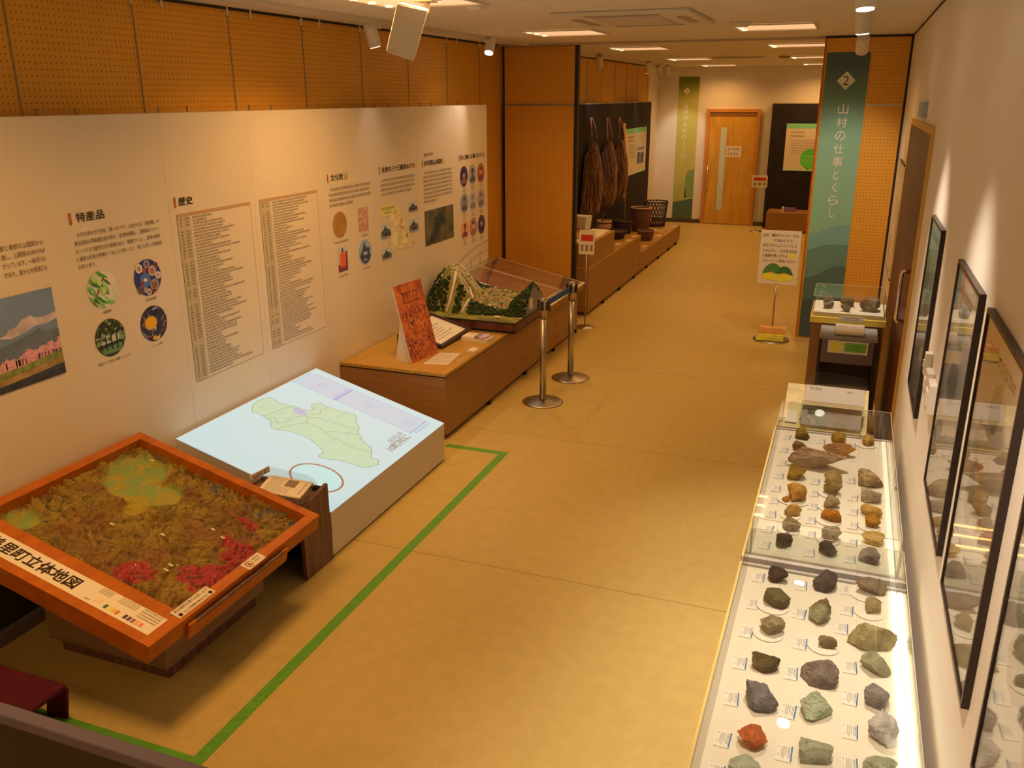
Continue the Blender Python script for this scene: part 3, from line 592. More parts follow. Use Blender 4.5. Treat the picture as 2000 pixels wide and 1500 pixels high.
# ------------------------------------------------------------------ the map table; projector light is put into its top as emission
tb = thing('projection_table', 'white sloping table with a pale green district map, projector light put in as glow', 'display table', (-2.87, 4.23, 0))
TW = mat('table_white', (0.78, 0.77, 0.80), 0.55)
def zt(x): return 0.558 - 0.288 * (x + 3.37)
x0, x1, y0, y1 = -3.345, -2.37, 3.532, 4.935
MB().hexa([(x0, y0, 0.012), (x1 - 0.006, y0, 0.012), (x1 - 0.006, y1, 0.012), (x0, y1, 0.012)], [(x0, y0, zt(x0) - 0.002), (x1, y0, zt(x1) - 0.002), (x1, y1, zt(x1) - 0.002), (x0, y1, zt(x0) - 0.002)], TW).build('body', tb)
MB().box((x0 + 0.03, y0 + 0.02, 0), (x1 - 0.03, y1 - 0.02, 0.012), DARKGAP).build('toe_kick', tb)
TP = Plane((-3.37, 0, 0.558), (1, 0, -0.288), (0, 1, 0))
def projector_glow(name, r, g, b_, k=1.0):
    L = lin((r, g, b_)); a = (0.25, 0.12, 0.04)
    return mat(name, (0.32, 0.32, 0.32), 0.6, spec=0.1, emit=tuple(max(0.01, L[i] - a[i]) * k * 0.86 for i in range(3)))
G0 = projector_glow('glow_white', 212, 232, 230); GM = projector_glow('glow_green', 206, 226, 190); GL = projector_glow('glow_line', 158, 158, 112); GP = projector_glow('glow_violet', 200, 190, 220); GV = projector_glow('glow_violet_line', 178, 160, 214); GB = projector_glow('glow_bar', 210, 216, 226); GT = projector_glow('glow_text', 176, 138, 124); GG = projector_glow('glow_faint', 190, 200, 176)
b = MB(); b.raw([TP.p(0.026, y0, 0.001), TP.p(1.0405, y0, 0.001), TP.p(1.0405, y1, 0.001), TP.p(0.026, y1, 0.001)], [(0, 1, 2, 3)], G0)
scr = b.build('projector_glow_top', tb)
OUT = [(0.063, 4.178), (0.058, 4.248), (0.077, 4.333), (0.11, 4.325), (0.15, 4.312), (0.18, 4.32), (0.218, 4.331), (0.262, 4.351), (0.32, 4.359), (0.347, 4.405), (0.325, 4.43), (0.309, 4.454), (0.327, 4.515), (0.36, 4.513), (0.392, 4.505), (0.43, 4.52), (0.474, 4.523), (0.52, 4.548), (0.564, 4.566), (0.60, 4.52), (0.634, 4.468), (0.655, 4.45), (0.674, 4.44), (0.69, 4.40), (0.707, 4.365), (0.744, 4.35), (0.76, 4.314), (0.80, 4.295), (0.843, 4.284), (0.882, 4.236), (0.90, 4.20), (0.915, 4.17), (0.94, 4.182), (0.964, 4.185), (0.984, 4.132), (0.965, 4.09), (0.949, 4.048), (0.897, 4.03), (0.85, 4.02), (0.789, 4.002), (0.74, 3.97), (0.695, 3.951), (0.678, 3.97), (0.685, 4.0), (0.678, 4.019), (0.64, 4.045), (0.601, 4.063), (0.56, 4.075), (0.523, 4.082), (0.48, 4.085), (0.448, 4.079), (0.41, 4.07), (0.378, 4.054), (0.35, 4.035), (0.313, 4.022), (0.28, 4.05), (0.263, 4.076), (0.22, 4.09), (0.176, 4.103), (0.14, 4.10), (0.116, 4.092), (0.09, 4.13)]
r = random.Random(8); OJ = []
for (a, c), (d, e) in zip(OUT, OUT[1:] + OUT[:1]):
    OJ.append((a, c)); OJ.append(((a + d) / 2 + r.uniform(-0.006, 0.006), (c + e) / 2 + r.uniform(-0.006, 0.006)))
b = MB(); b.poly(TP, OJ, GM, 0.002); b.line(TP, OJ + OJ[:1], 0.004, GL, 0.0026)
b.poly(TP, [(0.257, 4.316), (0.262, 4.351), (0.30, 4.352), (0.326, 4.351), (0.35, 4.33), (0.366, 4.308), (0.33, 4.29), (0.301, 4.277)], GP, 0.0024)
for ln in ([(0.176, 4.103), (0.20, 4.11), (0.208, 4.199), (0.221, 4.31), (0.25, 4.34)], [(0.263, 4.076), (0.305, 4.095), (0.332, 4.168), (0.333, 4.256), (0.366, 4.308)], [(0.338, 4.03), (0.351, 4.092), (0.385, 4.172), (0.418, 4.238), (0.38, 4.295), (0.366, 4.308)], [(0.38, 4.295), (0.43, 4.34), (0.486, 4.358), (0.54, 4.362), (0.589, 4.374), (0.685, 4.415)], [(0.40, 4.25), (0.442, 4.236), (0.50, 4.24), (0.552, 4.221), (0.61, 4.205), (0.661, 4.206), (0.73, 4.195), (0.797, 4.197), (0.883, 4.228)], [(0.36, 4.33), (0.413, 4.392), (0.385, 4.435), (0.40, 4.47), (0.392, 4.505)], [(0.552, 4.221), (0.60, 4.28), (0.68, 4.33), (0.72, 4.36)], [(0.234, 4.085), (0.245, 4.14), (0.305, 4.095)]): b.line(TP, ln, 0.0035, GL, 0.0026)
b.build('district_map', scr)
TT = Plane((-3.37, 0, 0.558), (0, 1, 0), (-1, 0, 0.288))     # print that reads along the aisle
b = MB()
for u, v, n in ((4.17, -0.13, 3), (4.17, -0.25, 3), (4.17, -0.32, 3), (4.43, -0.52, 4), (4.33, -0.50, 3), (4.28, -0.68, 5), (4.13, -0.66, 4), (4.42, -0.36, 2)): b.words(TT, u, v, u + 0.025 * n, 0.02, GG, r, 0.003)
b.build('district_names', scr)
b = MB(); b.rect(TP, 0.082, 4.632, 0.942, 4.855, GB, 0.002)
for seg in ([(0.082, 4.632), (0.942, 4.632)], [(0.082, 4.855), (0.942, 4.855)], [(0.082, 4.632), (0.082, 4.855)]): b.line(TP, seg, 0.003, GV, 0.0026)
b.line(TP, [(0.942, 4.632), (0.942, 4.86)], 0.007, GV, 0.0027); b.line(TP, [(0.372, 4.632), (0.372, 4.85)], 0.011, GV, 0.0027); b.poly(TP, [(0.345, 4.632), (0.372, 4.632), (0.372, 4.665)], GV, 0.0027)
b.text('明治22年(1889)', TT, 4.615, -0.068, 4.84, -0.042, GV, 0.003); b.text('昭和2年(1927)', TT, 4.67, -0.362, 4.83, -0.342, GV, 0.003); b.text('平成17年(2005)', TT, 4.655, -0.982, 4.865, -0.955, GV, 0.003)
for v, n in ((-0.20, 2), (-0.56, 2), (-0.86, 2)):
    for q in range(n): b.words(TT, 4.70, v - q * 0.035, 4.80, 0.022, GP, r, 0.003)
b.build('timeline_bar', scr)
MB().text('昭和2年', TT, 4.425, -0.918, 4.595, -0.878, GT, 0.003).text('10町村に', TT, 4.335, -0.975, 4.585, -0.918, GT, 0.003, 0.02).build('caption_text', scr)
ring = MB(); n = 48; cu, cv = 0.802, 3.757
GR = projector_glow('glow_brown', 178, 128, 100)
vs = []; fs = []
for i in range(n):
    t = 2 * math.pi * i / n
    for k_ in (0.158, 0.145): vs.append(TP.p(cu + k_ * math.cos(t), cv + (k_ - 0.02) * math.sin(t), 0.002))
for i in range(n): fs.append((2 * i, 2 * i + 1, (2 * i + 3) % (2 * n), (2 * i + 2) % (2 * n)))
ring.raw(vs, fs, GR); ring.oval(TP, cu, cv, 0.144, 0.124, projector_glow('glow_cool', 205, 238, 234), 0.0018); ring.build('brown_oval_line', scr)

# ------------------------------------------------------------------ the relief map on its pedestal
rm = thing('relief_map_table', 'orange framed tilted relief map of the town on a wooden pedestal', 'relief map', (-2.78, 2.70, 0))
RP = Plane((-3.33, 0, 0.69), (1.06, 0, -0.29), (0, 1, 0))
MB().hexa([(-3.10, 2.365, 0.075), (-2.45, 2.365, 0.075), (-2.45, 3.03, 0.075), (-3.10, 3.03, 0.075)], [(-3.10, 2.365, 0.525), (-2.45, 2.365, 0.347), (-2.45, 3.03, 0.347), (-3.10, 3.03, 0.525)], mat('pedestal_brown', A(112, 66, 30, 0.5), 0.5, nscale=3, namt=0.15, stretch=(1, 1, 8))).build('pedestal', rm)
MB().box((-3.07, 2.40, 0), (-2.48, 3.0, 0.075), DARKWOOD).build('toe_kick', rm)
u0, u1, v0, v1 = 0.0, 1.108, 2.115, 3.272
fr = MB()
fr.slab(RP, u0, v0, u1, v0 + 0.046, -0.085, 0.0, ORANGE).slab(RP, u0, v1 - 0.052, u1, v1, -0.085, 0.0, ORANGE).slab(RP, u0, v0 + 0.046, u0 + 0.05, v1 - 0.052, -0.085, 0.0, ORANGE).slab(RP, u1 - 0.05, v0 + 0.046, u1, v1 - 0.052, -0.085, 0.0, ORANGE)
fr.slab(RP, u0 + 0.05, 2.275, u1 - 0.05, 2.335, -0.07, -0.004, ORANGE)
fr.build('frame', rm, bevel=0.003)
MB().slab(RP, u0 + 0.02, v0 + 0.02, u1 - 0.02, v1 - 0.02, -0.095, -0.078, DARKWOOD).build('back_board', rm)
MB().slab(RP, u1, 2.32, u1 + 0.018, 2.99, -0.105, -0.03, ORANGE).slab(RP, u1, 2.36, u1 + 0.02, 2.95, -0.045, -0.03, DARKWOOD).build('side_rail', rm, bevel=0.002)
# terrain
nu, nv = 250, 220; cu0, cu1, cv0, cv1 = u0 + 0.05, u1 - 0.05, 2.335, v1 - 0.052
def blob(u, v, c, ru, rv): return max(0.0, 1 - ((u - c[0]) / ru) ** 2 - ((v - c[1]) / rv) ** 2)
vs = []; cols = []
CBASE = [A(142, 86, 16, 0.85), A(122, 68, 10, 0.85), A(158, 102, 12, 0.85), A(84, 50, 10, 0.85)]; CDK, CBR = A(50, 30, 6, 0.85), A(130, 54, 14, 0.85)
CG, CR, CY, CBL = A(124, 118, 38, 0.85), A(160, 32, 22, 0.85), A(164, 112, 14, 0.85), A(70, 64, 50, 0.85)
def mixc(a, b_, t): t = max(0, min(1, t)); return tuple(a[i] * (1 - t) + b_[i] * t for i in range(3))
for j in range(nv):
    for i in range(nu):
        u = cu0 + (cu1 - cu0) * i / (nu - 1); v = cv0 + (cv1 - cv0) * j / (nv - 1)
        w = Vector((u * 4.2, v * 4.2, 0.3)); wv = noise.noise_vector(w * 1.2) * 0.35
        rid = abs(noise.noise((w + wv) * 1.9)) * 2.6; rid2 = abs(noise.noise((w + wv * 1.1) * 4.6 + Vector((3, 7, 0)))) * 2.6; rid3 = abs(noise.noise((w + wv * 0.7) * 11.0)) * 2.6; rid4 = abs(noise.noise((w + wv * 0.4) * 24.0)) * 2.4; fine = noise.noise(w * 40)
        green = max(blob(u, v, (0.30, 2.93), 0.21, 0.13), blob(u, v, (0.20, 3.05), 0.16, 0.16), blob(u, v, (0.42, 2.98), 0.10, 0.09), 0.8 * blob(u, v, (0.13, 2.44), 0.09, 0.08))
        red = max(blob(u, v, (0.74, 2.45), 0.11, 0.085), blob(u, v, (0.93, 2.86), 0.10, 0.05), blob(u, v, (1.00, 2.80), 0.09, 0.10), blob(u, v, (0.98, 2.58), 0.12, 0.10), blob(u, v, (1.03, 2.66), 0.07, 0.12), blob(u, v, (0.86, 3.03), 0.07, 0.035))
        g_ = max(0, min(1, green * 2.4 + fine * 0.3)); h = (0.018 * min(1, rid) + 0.013 * rid2 + 0.008 * rid3 + 0.004 * rid4) * (1 - 0.88 * g_) + 0.016 * max(0, red)
        t = noise.noise(w * 1.3 + Vector((5, 1, 2))); c = mixc(CBASE[0], CBASE[2], 0.5 + t); c = mixc(c, CBASE[1], 0.5 + 1.4 * noise.noise(w * 2.7)); c = mixc(c, CDK, 0.9 * max(0, 1 - rid / 0.10) * 0.7 + 0.8 * max(0, 1 - rid2 / 0.22) + 0.6 * max(0, 1 - rid3 / 0.35) * max(0.0, 0.6 + noise.noise(w * 2.1)) + 0.25 * max(0, 1 - rid4 / 0.5)); c = mixc(c, CBR, max(0, 0.9 * noise.noise(w * 1.7 + Vector((9, 3, 1)))))
        c = mixc(c, mixc(CG, CY, 0.4 + 1.2 * noise.noise(w * 5)), g_ * 0.9); c = mixc(c, CY, blob(u, v, (0.42, 2.80), 0.05, 0.09) * 1.5)
        ru_ = red * 2.6 + 1.9 * noise.noise(w * 3.6) - 0.55 + 0.7 * rid2
        if red > 0.02: c = mixc(c, mixc(CR, CDK, max(0, 0.9 - rid2 * 2.2) * 0.8 + max(0, 0.5 - rid3) * 0.5), ru_)
        if v > 3.12 and u > 0.5: c = mixc(c, CBL, max(0, 1.6 * noise.noise(w * 4)))
        vs.append(RP.p(u, v, -0.068 + max(-0.004, h) * 0.95)); cols.append(c)
fs = [(j * nu + i, j * nu + i + 1, (j + 1) * nu + i + 1, (j + 1) * nu + i) for j in range(nv - 1) for i in range(nu - 1)]
b = MB(); b.raw(vs, fs, attr_mat('relief_paint', 0.5, 120, 0.35, 0.25, A(60, 36, 8, 0.6)), True); b.cols = cols; b.build('terrain', rm)
ts = MB(); ts.slab(RP, 0.05, 2.163, 0.702, 2.275, -0.05, -0.006, mat('title_card', A(196, 150, 96, 0.5), 0.6)).slab(RP, 0.702, 2.163, 1.058, 2.275, -0.05, -0.0065, mat('legend_card', A(186, 138, 74, 0.5), 0.6)); tbd = ts.build('title_board', rm)
MB().text('会津美里町立体地図', RP, 0.062, 2.186, 0.660, 2.254, INK, -0.005, 0.016).build('title_text', tbd)
lg = MB(); r = random.Random(31)
for k in range(3): lg.words(RP, 0.745, 2.262 - k * 0.012, 0.80, 0.007, INK2, r, -0.0055)
lg.build('legend_text', tbd); lg = MB()
for k in range(3): lg.words(RP, 0.84, 2.262 - k * 0.012, 0.93, 0.007, INKG, r, -0.0055)
lg.build('legend_text', tbd); lg = MB()
for k in range(4): lg.words(RP, 0.95, 2.262 - k * 0.015, 1.04, 0.008, INK2, r, -0.0055)
lg.build('legend_text', tbd); lg = MB()
lg.rect(RP, 0.765, 2.19, 0.795, 2.215, flat(214, 140, 84), -0.0055).build('legend_swatch', tbd)
for k, cc in enumerate(((44, 60, 36), (196, 150, 40), (188, 120, 40), (190, 70, 30), (60, 36, 36), (80, 40, 50), (120, 60, 36), (176, 110, 50), (190, 84, 40))): a = 0.82 + k * 0.019 + (0.02 if k > 3 else 0); MB().rect(RP, a, 2.180, a + 0.013, 2.203, flat(*cc), -0.0055).build('legend_swatch', tbd)
lg = MB(); lg.words(RP, 0.73, 2.178, 0.76, 0.009, INK2, r, -0.0055); lg.build('legend_text', tbd)
lb = MB(); lb.slab(RP, 1.040, 2.300, 1.092, 2.512, 0.0, 0.002, PAPER)
LP = Plane(RP.p(0, 0, 0), (0, 1, 0), RP.U * -1)
lb.text('町の地形を見てみましょう', LP, 2.312, -1.062, 2.500, -1.046, INK, 0.003).text('どんな特徴があるかな？', LP, 2.338, -1.086, 2.478, -1.072, INK, 0.003)
for a in (2.318, 2.494): lb.oval(LP, a, -1.079, 0.009, 0.009, INK, 0.003, 16)
lb.build('notice_label', rm)
lb = MB(); lb.slab(RP, 1.060, 2.712, 1.112, 2.832, 0.0, 0.002, PAPER); RED = mat('red_print', (0.6, 0.05, 0.03), 0.6)
rg = [(2.742 + 0.018 * math.cos(2 * math.pi * i / 20), -1.086 + 0.018 * math.sin(2 * math.pi * i / 20)) for i in range(21)]
lb.line(LP, rg, 0.0035, RED, 0.003); lb.line(LP, [(2.730, -1.074), (2.754, -1.098)], 0.0035, RED, 0.003); lb.rect(LP, 2.737, -1.095, 2.746, -1.078, INK2, 0.0026); lb.words(LP, 2.775, -1.08, 2.82, 0.008, INK2, r, 0.003); lb.words(LP, 2.775, -1.096, 2.81, 0.008, INK2, r, 0.003)
lb.build('do_not_touch_label', rm)
for a, c in ((0.203, 3.138), (0.445, 2.622), (0.653, 2.703), (0.86, 2.856), (0.709, 2.471), (0.822, 2.561), (0.85, 2.576), (0.788, 2.877), (0.829, 2.525)):
    MB().slab(RP, a - 0.011, c - 0.0045, a + 0.011, c + 0.0045, -0.030, -0.027, PAPER).build('place_name_slip', rm)

# ------------------------------------------------------------------ brown leaflet stand and its tray
st = thing('leaflet_stand', 'dark brown wooden stand squeezed between the relief map and the projection table', 'stand', (-2.56, 3.40, 0))
xs0, xs1, ys0, ys1 = -2.80, -2.372, 3.278, 3.522
MB().box((xs1 - 0.02, ys0, 0), (xs1, ys1, 0.40), DARKWOOD).hexa([(xs1 - 0.02, ys0, 0.40), (xs1, ys0, 0.40), (xs1, ys1, 0.40), (xs1 - 0.02, ys1, 0.40)], [(xs1 - 0.02, ys0, 0.401), (xs1, ys0, 0.401), (xs1, ys1, 0.44), (xs1 - 0.02, ys1, 0.44)], DARKWOOD).build('side_panel', st)
MB().box((xs0, ys0, 0), (xs0 + 0.02, ys1, 0.41), DARKWOOD).build('side_panel', st)
MB().box((xs0 + 0.02, ys1 - 0.015, 0), (xs1 - 0.02, ys1, 0.42), BLACK).build('back_panel', st)
MB().box((xs0 + 0.02, ys0 + 0.01, 0.10), (xs1 - 0.02, ys1 - 0.015, 0.12), BLACK).build('shelf', st)
MB().box((xs0 + 0.02, ys0 + 0.01, 0.37), (xs1 - 0.02, ys1 - 0.015, 0.395), DARKWOOD).build('top', st)
hd = thing('leaflet_tray', 'clear plastic leaflet tray with a printed sheet on the dark brown stand', 'leaflet tray', (-2.52, 3.42, 0.42))
HP = Plane((-2.665, 3.277, 0.452), (1, 0, 0.0), (0, 0.13, 0.034))
HB = Plane((-2.665, 3.40, 0.488), (1, 0, 0), (0, 0.22, 0.97))
MB().slab(HP, 0.0, 0.0, 0.30, 0.14, 0, 0.003, ACRYL).slab(HP, 0.0, 0.0, 0.30, 0.004, 0.003, 0.02, ACRYL).build('base', hd)
MB().hexa([(-2.66, 3.29, 0.396), (-2.40, 3.29, 0.396), (-2.40, 3.40, 0.396), (-2.66, 3.40, 0.396)], [(-2.66, 3.29, 0.456), (-2.40, 3.29, 0.456), (-2.40, 3.40, 0.484), (-2.66, 3.40, 0.484)], ACRYL).build('wedge', hd)
MB().poly(HB, [(0.0, 0.0), (0.31, 0.0), (0.312, 0.012), (0.29, 0.032), (0.25, 0.044), (0.06, 0.052), (0.0, 0.052)], ACRYL, 0.0).poly(HB, [(0.0, 0.0), (0.31, 0.0), (0.312, 0.012), (0.29, 0.032), (0.25, 0.044), (0.06, 0.052), (0.0, 0.052)], ACRYL, 0.004).build('back', hd)
b = MB(); b.slab(HP, 0.03, 0.006, 0.285, 0.137, 0.003, 0.009, mat('leaflet_paper', A(192, 148, 102, 0.5), 0.6)); r = random.Random(40)
HT = Plane(HP.p(0, 0, 0), HP.V, HP.U * -1)
for k in range(9):
    b.words(HT, 0.02, -0.065 - k * 0.016, 0.125 if k < 5 else 0.065, 0.007, INK2, r, 0.0095)
b.rect(HT, 0.072, -0.215, 0.125, -0.15, flat(110, 78, 50), 0.0095); b.words(HT, 0.03, -0.265, 0.12, 0.010, INK2, r, 0.0095)
b.build('leaflet', hd)
SP = Plane((-2.728, 3.355, 0.466), (0.035, 0.115, 0.012), (-0.05, 0.0, 0.98)); SP.N = SP.U.cross(SP.V)
b = MB(); b.slab(SP, 0.0, 0.0, 0.125, 0.032, 0, 0.003, PAPER); b.words(SP, 0.02, 0.008, 0.10, 0.016, INK, r, 0.004); b.build('title_tab', hd); MB().slab(HP, -0.06, 0.08, 0.0, 0.14, 0.0, 0.003, ACRYL).build('side_flap', hd)

# ------------------------------------------------------------------ long wooden display counter on the left
for i, (lb, ya, yb) in enumerate((('long light wood counter unit, the one nearest the projection table', 5.272, 6.125), ('light wood counter unit under the front of the mountain model', 6.128, 6.965), ('light wood counter unit behind the first rope post', 6.968, 7.765), ('light wood counter unit at the partition end of the row', 7.768, 8.50))):
    t = thing('counter_unit', lb, 'counter', (-2.93, (ya + yb) / 2, 0), 'light wood counter units')
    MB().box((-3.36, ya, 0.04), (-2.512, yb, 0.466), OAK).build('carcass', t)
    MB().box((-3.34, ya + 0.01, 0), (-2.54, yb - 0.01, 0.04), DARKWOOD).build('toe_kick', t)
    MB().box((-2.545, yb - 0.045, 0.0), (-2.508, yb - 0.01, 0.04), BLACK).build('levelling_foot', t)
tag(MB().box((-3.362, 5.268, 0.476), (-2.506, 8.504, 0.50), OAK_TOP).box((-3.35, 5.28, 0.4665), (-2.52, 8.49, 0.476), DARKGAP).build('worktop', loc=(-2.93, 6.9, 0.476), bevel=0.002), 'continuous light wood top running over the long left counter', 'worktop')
# orange picture on a folding stand
pt = thing('picture_board', 'orange old style crowd picture board leaning upright near the counter end', 'picture board', (-2.9, 5.58, 0.5))
PB = Plane((-2.841, 5.401, 0.502), (0.044, 0.358, 0), (-0.139, 0.014, 0.557)); PB.N = PB.U.cross(PB.V)
PM = mat('orange_picture', A(172, 76, 22, 0.56), 0.5, nscale=10, namt=0.3, col2=A(128, 46, 20, 0.56))
b = MB(); b.slab(PB, 0.0, 0.0, 0.36, 0.574, -0.008, 0.0, PAPER); b.rect(PB, 0.0, 0.0, 0.36, 0.574, PM, 0.0006)
r = random.Random(77)
FIG = [flat(84, 30, 24), flat(96, 36, 20), flat(186, 92, 34), flat(116, 46, 24), flat(64, 26, 26)]
def inr(u, v): return (min(0.358, max(0.002, u)), min(0.572, max(0.002, v)))
for k in range(330):
    v = r.choice((r.uniform(0.02, 0.16), r.uniform(0.2, 0.38), r.uniform(0.02, 0.57))); u = r.uniform(0.01, 0.35); q = r.uniform(0.003, 0.011)
    b.poly(PB, [inr(u + q * math.cos(t) * r.uniform(0.4, 1.1), v + q * math.sin(t) * r.uniform(0.5, 1.5)) for t in (0, 0.9, 1.8, 2.7, 3.6, 4.5, 5.4)], r.choice(FIG), 0.0009 + 0.000004 * k)
b.rect(PB, 0.08, 0.43, 0.30, 0.438, FIG[1], 0.002); b.rect(PB, 0.09, 0.50, 0.31, 0.505, FIG[0], 0.002)
for a in (0.10, 0.14, 0.18, 0.22, 0.26): b.rect(PB, a, 0.44, a + 0.006, 0.50, FIG[0], 0.002)
b.build('picture', pt)
BKX = Vector((-0.14, 0.015, 0.0)); MB().hexa([PB.p(0.02, 0.0, -0.01), PB.p(0.30, 0.0, -0.01), PB.p(0.30, 0.0, -0.01) + BKX, PB.p(0.02, 0.0, -0.01) + BKX], [PB.p(0.02, 0.33, -0.01), PB.p(0.30, 0.33, -0.01), PB.p(0.30, 0.33, -0.016), PB.p(0.02, 0.33, -0.016)], PAPER).build('back_support', pt)
# papers on the worktop
CT = Plane((0, 0, 0.5), (0.33, 0.94, 0), (-0.94, 0.33, 0))
def sheet(name, label, cat, pts, mt, rows, h=0.008, seed=1, lift=0.001):
    t = thing(name, label, cat, (sum(p[0] for p in pts) / 4, sum(p[1] for p in pts) / 4, 0.5))
    z0 = 0.5005; MB().hexa([(x, y, z0) for x, y in pts], [(x, y, z0 + lift) for x, y in pts], mt).build('sheet', t)
    a, b_, c, d = [Vector((x, y, z0 + lift)) for x, y in pts]; pl = Plane(a, b_ - a, d - a); w, hh = (b_ - a).length, (d - a).length; r = random.Random(seed); m = MB()
    for k in range(rows): m.words(pl, w * 0.12, hh * (0.82 - 0.68 * k / max(1, rows - 1)) - h / 2, w * (0.9 if k % 3 else 0.55), h, INKG if k else INK2, r, 0.0006)
    m.build('print', t)
sheet('paper_sheet', 'white printed sheet lying in front of the orange picture board', 'paper', [(-2.765, 5.435), (-2.585, 5.475), (-2.62, 5.785), (-2.775, 5.745)], mat('paper_dim', (0.7, 0.66, 0.62), 0.7), 7, 0.011, 3)
sheet('paper_card', 'tiny white card near the worktop edge beyond the printed sheet', 'card', [(-2.60, 5.85), (-2.545, 5.86), (-2.549, 5.965), (-2.608, 5.97)], PAPER, 2, 0.008, 4)
t = thing('leaflet_box', 'little open box of pink and violet leaflets on the worktop', 'leaflet box', (-2.65, 6.19, 0.5))
BX = Plane((-2.765, 6.115, 0.5), (0.97, -0.06, 0), (0.06, 0.97, 0))
MB().slab(BX, 0, 0, 0.225, 0.13, 0.0, 0.03, PAPER).build('box', t)
MB().slab(BX, 0.005, 0.008, 0.12, 0.122, 0.03, 0.04, mat('pink_cover', A(212, 160, 140, 0.5), 0.6)).slab(BX, 0.135, 0.0, 0.21, 0.125, 0.03, 0.046, mat('violet_cover', A(150, 98, 118, 0.5), 0.6)).slab(BX, 0.118, 0.0, 0.15, 0.127, 0.03, 0.05, GREY).build('leaflet_stack', t)
b = MB(); b.words(BX, 0.03, 0.07, 0.10, 0.02, RED, random.Random(2), 0.041); b.build('print', t)
# framed certificate
t = thing('certificate_frame', 'dark framed cream certificate propped on the worktop behind the picture board', 'framed certificate', (-2.98, 6.12, 0.5))
CF = Plane((-2.80, 5.83, 0.505), (0.02, 0.52, 0.02), (-0.43, 0.05, 0.10)); CF.N = CF.U.cross(CF.V)
DK = mat('dark_frame', (0.055, 0.025, 0.016), 0.35)
b = MB(); w, h, q = 0.52, 0.40, 0.03
for lo in ((0, 0, w, q), (0, h - q, w, h), (0, q, q, h - q), (w - q, q, w, h - q)): b.slab(CF, lo[0], lo[1], lo[2], lo[3], 0, 0.022, DK)
b.build('frame', t, bevel=0.003)
b = MB(); b.slab(CF, q, q, w - q, h - q, 0.004, 0.010, mat('cream_sheet', A(218, 190, 130, 0.52), 0.6)); b.build('certificate', t)
b = MB(); r = random.Random(6)
b.line(CF, [(0.06, 0.06), (w - 0.06, 0.06), (w - 0.06, h - 0.06), (0.06, h - 0.06), (0.06, 0.06)], 0.004, flat(180, 140, 80), 0.0108)
for k in range(7): b.words(CF, 0.10, h - 0.115 - k * 0.033, w - 0.10, 0.012 if k > 1 else 0.018, INK2, r, 0.011, 0.4)
b.build('print', t)
MB().box((-3.20, 5.86, 0.5), (-3.17, 6.2, 0.575), DK).build('rest', t)

# ------------------------------------------------------------------ mountain town model
dm = thing('mountain_model', 'large model of a terraced mountain valley town on a wooden base', 'scale model', (-2.85, 6.87, 0.5))
dx0, dx1, dy0, dy1 = -3.33, -2.425, 6.44, 7.30
RB = mat('red_brown_planks', A(88, 34, 16, 0.7), 0.4, nscale=6, namt=0.35, stretch=(3, 3, 1))
MB().box((dx0 + 0.01, dy0 + 0.01, 0.50), (dx1 - 0.01, dy1 - 0.01, 0.525), BLACK).build('foot', dm)
b = MB(); b.box((dx0, dy0, 0.522), (dx1, dy1, 0.585), RB)
for k in range(9): b.box((dx0 + 0.1 * k, dy0 - 0.002, 0.527), (dx0 + 0.1 * k + 0.004, dy0, 0.583), BLACK)
b.box((dx0 - 0.004, dy0 - 0.004, 0.582), (dx1 + 0.004, dy0 + 0.008, 0.592), BLACK).box((dx1 - 0.008, dy0, 0.582), (dx1 + 0.004, dy1, 0.592), BLACK)
b.build('base', dm)
def dh(u, v):
    """ground height over the base; u across 0..1 from the wall, v 0..1 away from the viewer"""
    n = noise.noise(Vector((u * 5, v * 5, 2)))
    peak = math.exp(-(((u - 0.20) / 0.20) ** 2 + ((v - 0.50) / 0.24) ** 2)) * 0.355
    ridge = math.exp(-(((u - 0.50) / 0.34) ** 2 + ((v - 0.85) / 0.30) ** 2)) * 0.10
    right = max(0.0, 1 - abs((v - 0.52) / 0.40)) * max(0.0, 1 - abs((u - 1.0) / 0.26)) * 0.235
    left = math.exp(-(((u - 0.02) / 0.10) ** 2 + ((v - 0.45) / 0.32) ** 2)) * 0.06
    h = 0.012 + peak + ridge + right + left
    st_ = max(0.0, min(1.0, (v - 0.17 - 0.13 * max(0.0, u - 0.25)) / 0.13))
    h *= st_ ** 0.8
    if peak > 0.03: h = h * 0.6 + 0.4 * (math.floor(h / 0.028) * 0.028)
    return h + (0.006 * n + 0.008 * noise.noise(Vector((u * 17, v * 17, 5))) + 0.004 * noise.noise(Vector((u * 40, v * 40, 8)))) * st_ + 0.004
nu, nv = 90, 84; vs = []; cols = []
GRASS, SAND, TERR, DRY = A(150, 110, 24, 0.9), A(172, 112, 40, 0.9), A(104, 76, 16, 0.9), A(190, 134, 60, 0.9)
for j in range(nv):
    for i in range(nu):
        u, v = i / (nu - 1), j / (nv - 1); h = dh(u, v)
        c = mixc(GRASS, TERR, 0.5 + noise.noise(Vector((u * 8, v * 8, 0))) * 1.2)
        if v > 0.2: c = mixc(c, SAND if (h / 0.028) % 1 < 0.45 else DRY, 0.30 + 0.9 * noise.noise(Vector((u * 14, v * 14, 3))) + (0.5 if (h / 0.028) % 1 < 0.35 else 0))
        vs.append((dx0 + 0.004 + (dx1 - dx0 - 0.008) * u, dy0 + 0.008 + (dy1 - dy0 - 0.012) * v, 0.585 + h)); cols.append(c)
fs = [(j * nu + i, j * nu + i + 1, (j + 1) * nu + i + 1, (j + 1) * nu + i) for j in range(nv - 1) for i in range(nu - 1)]
b = MB(); b.raw(vs, fs, attr_mat('model_ground', 0.85, 70, 0.35, 0.4, A(66, 52, 14, 0.5)), True); b.cols = cols; b.build('terrain', dm)
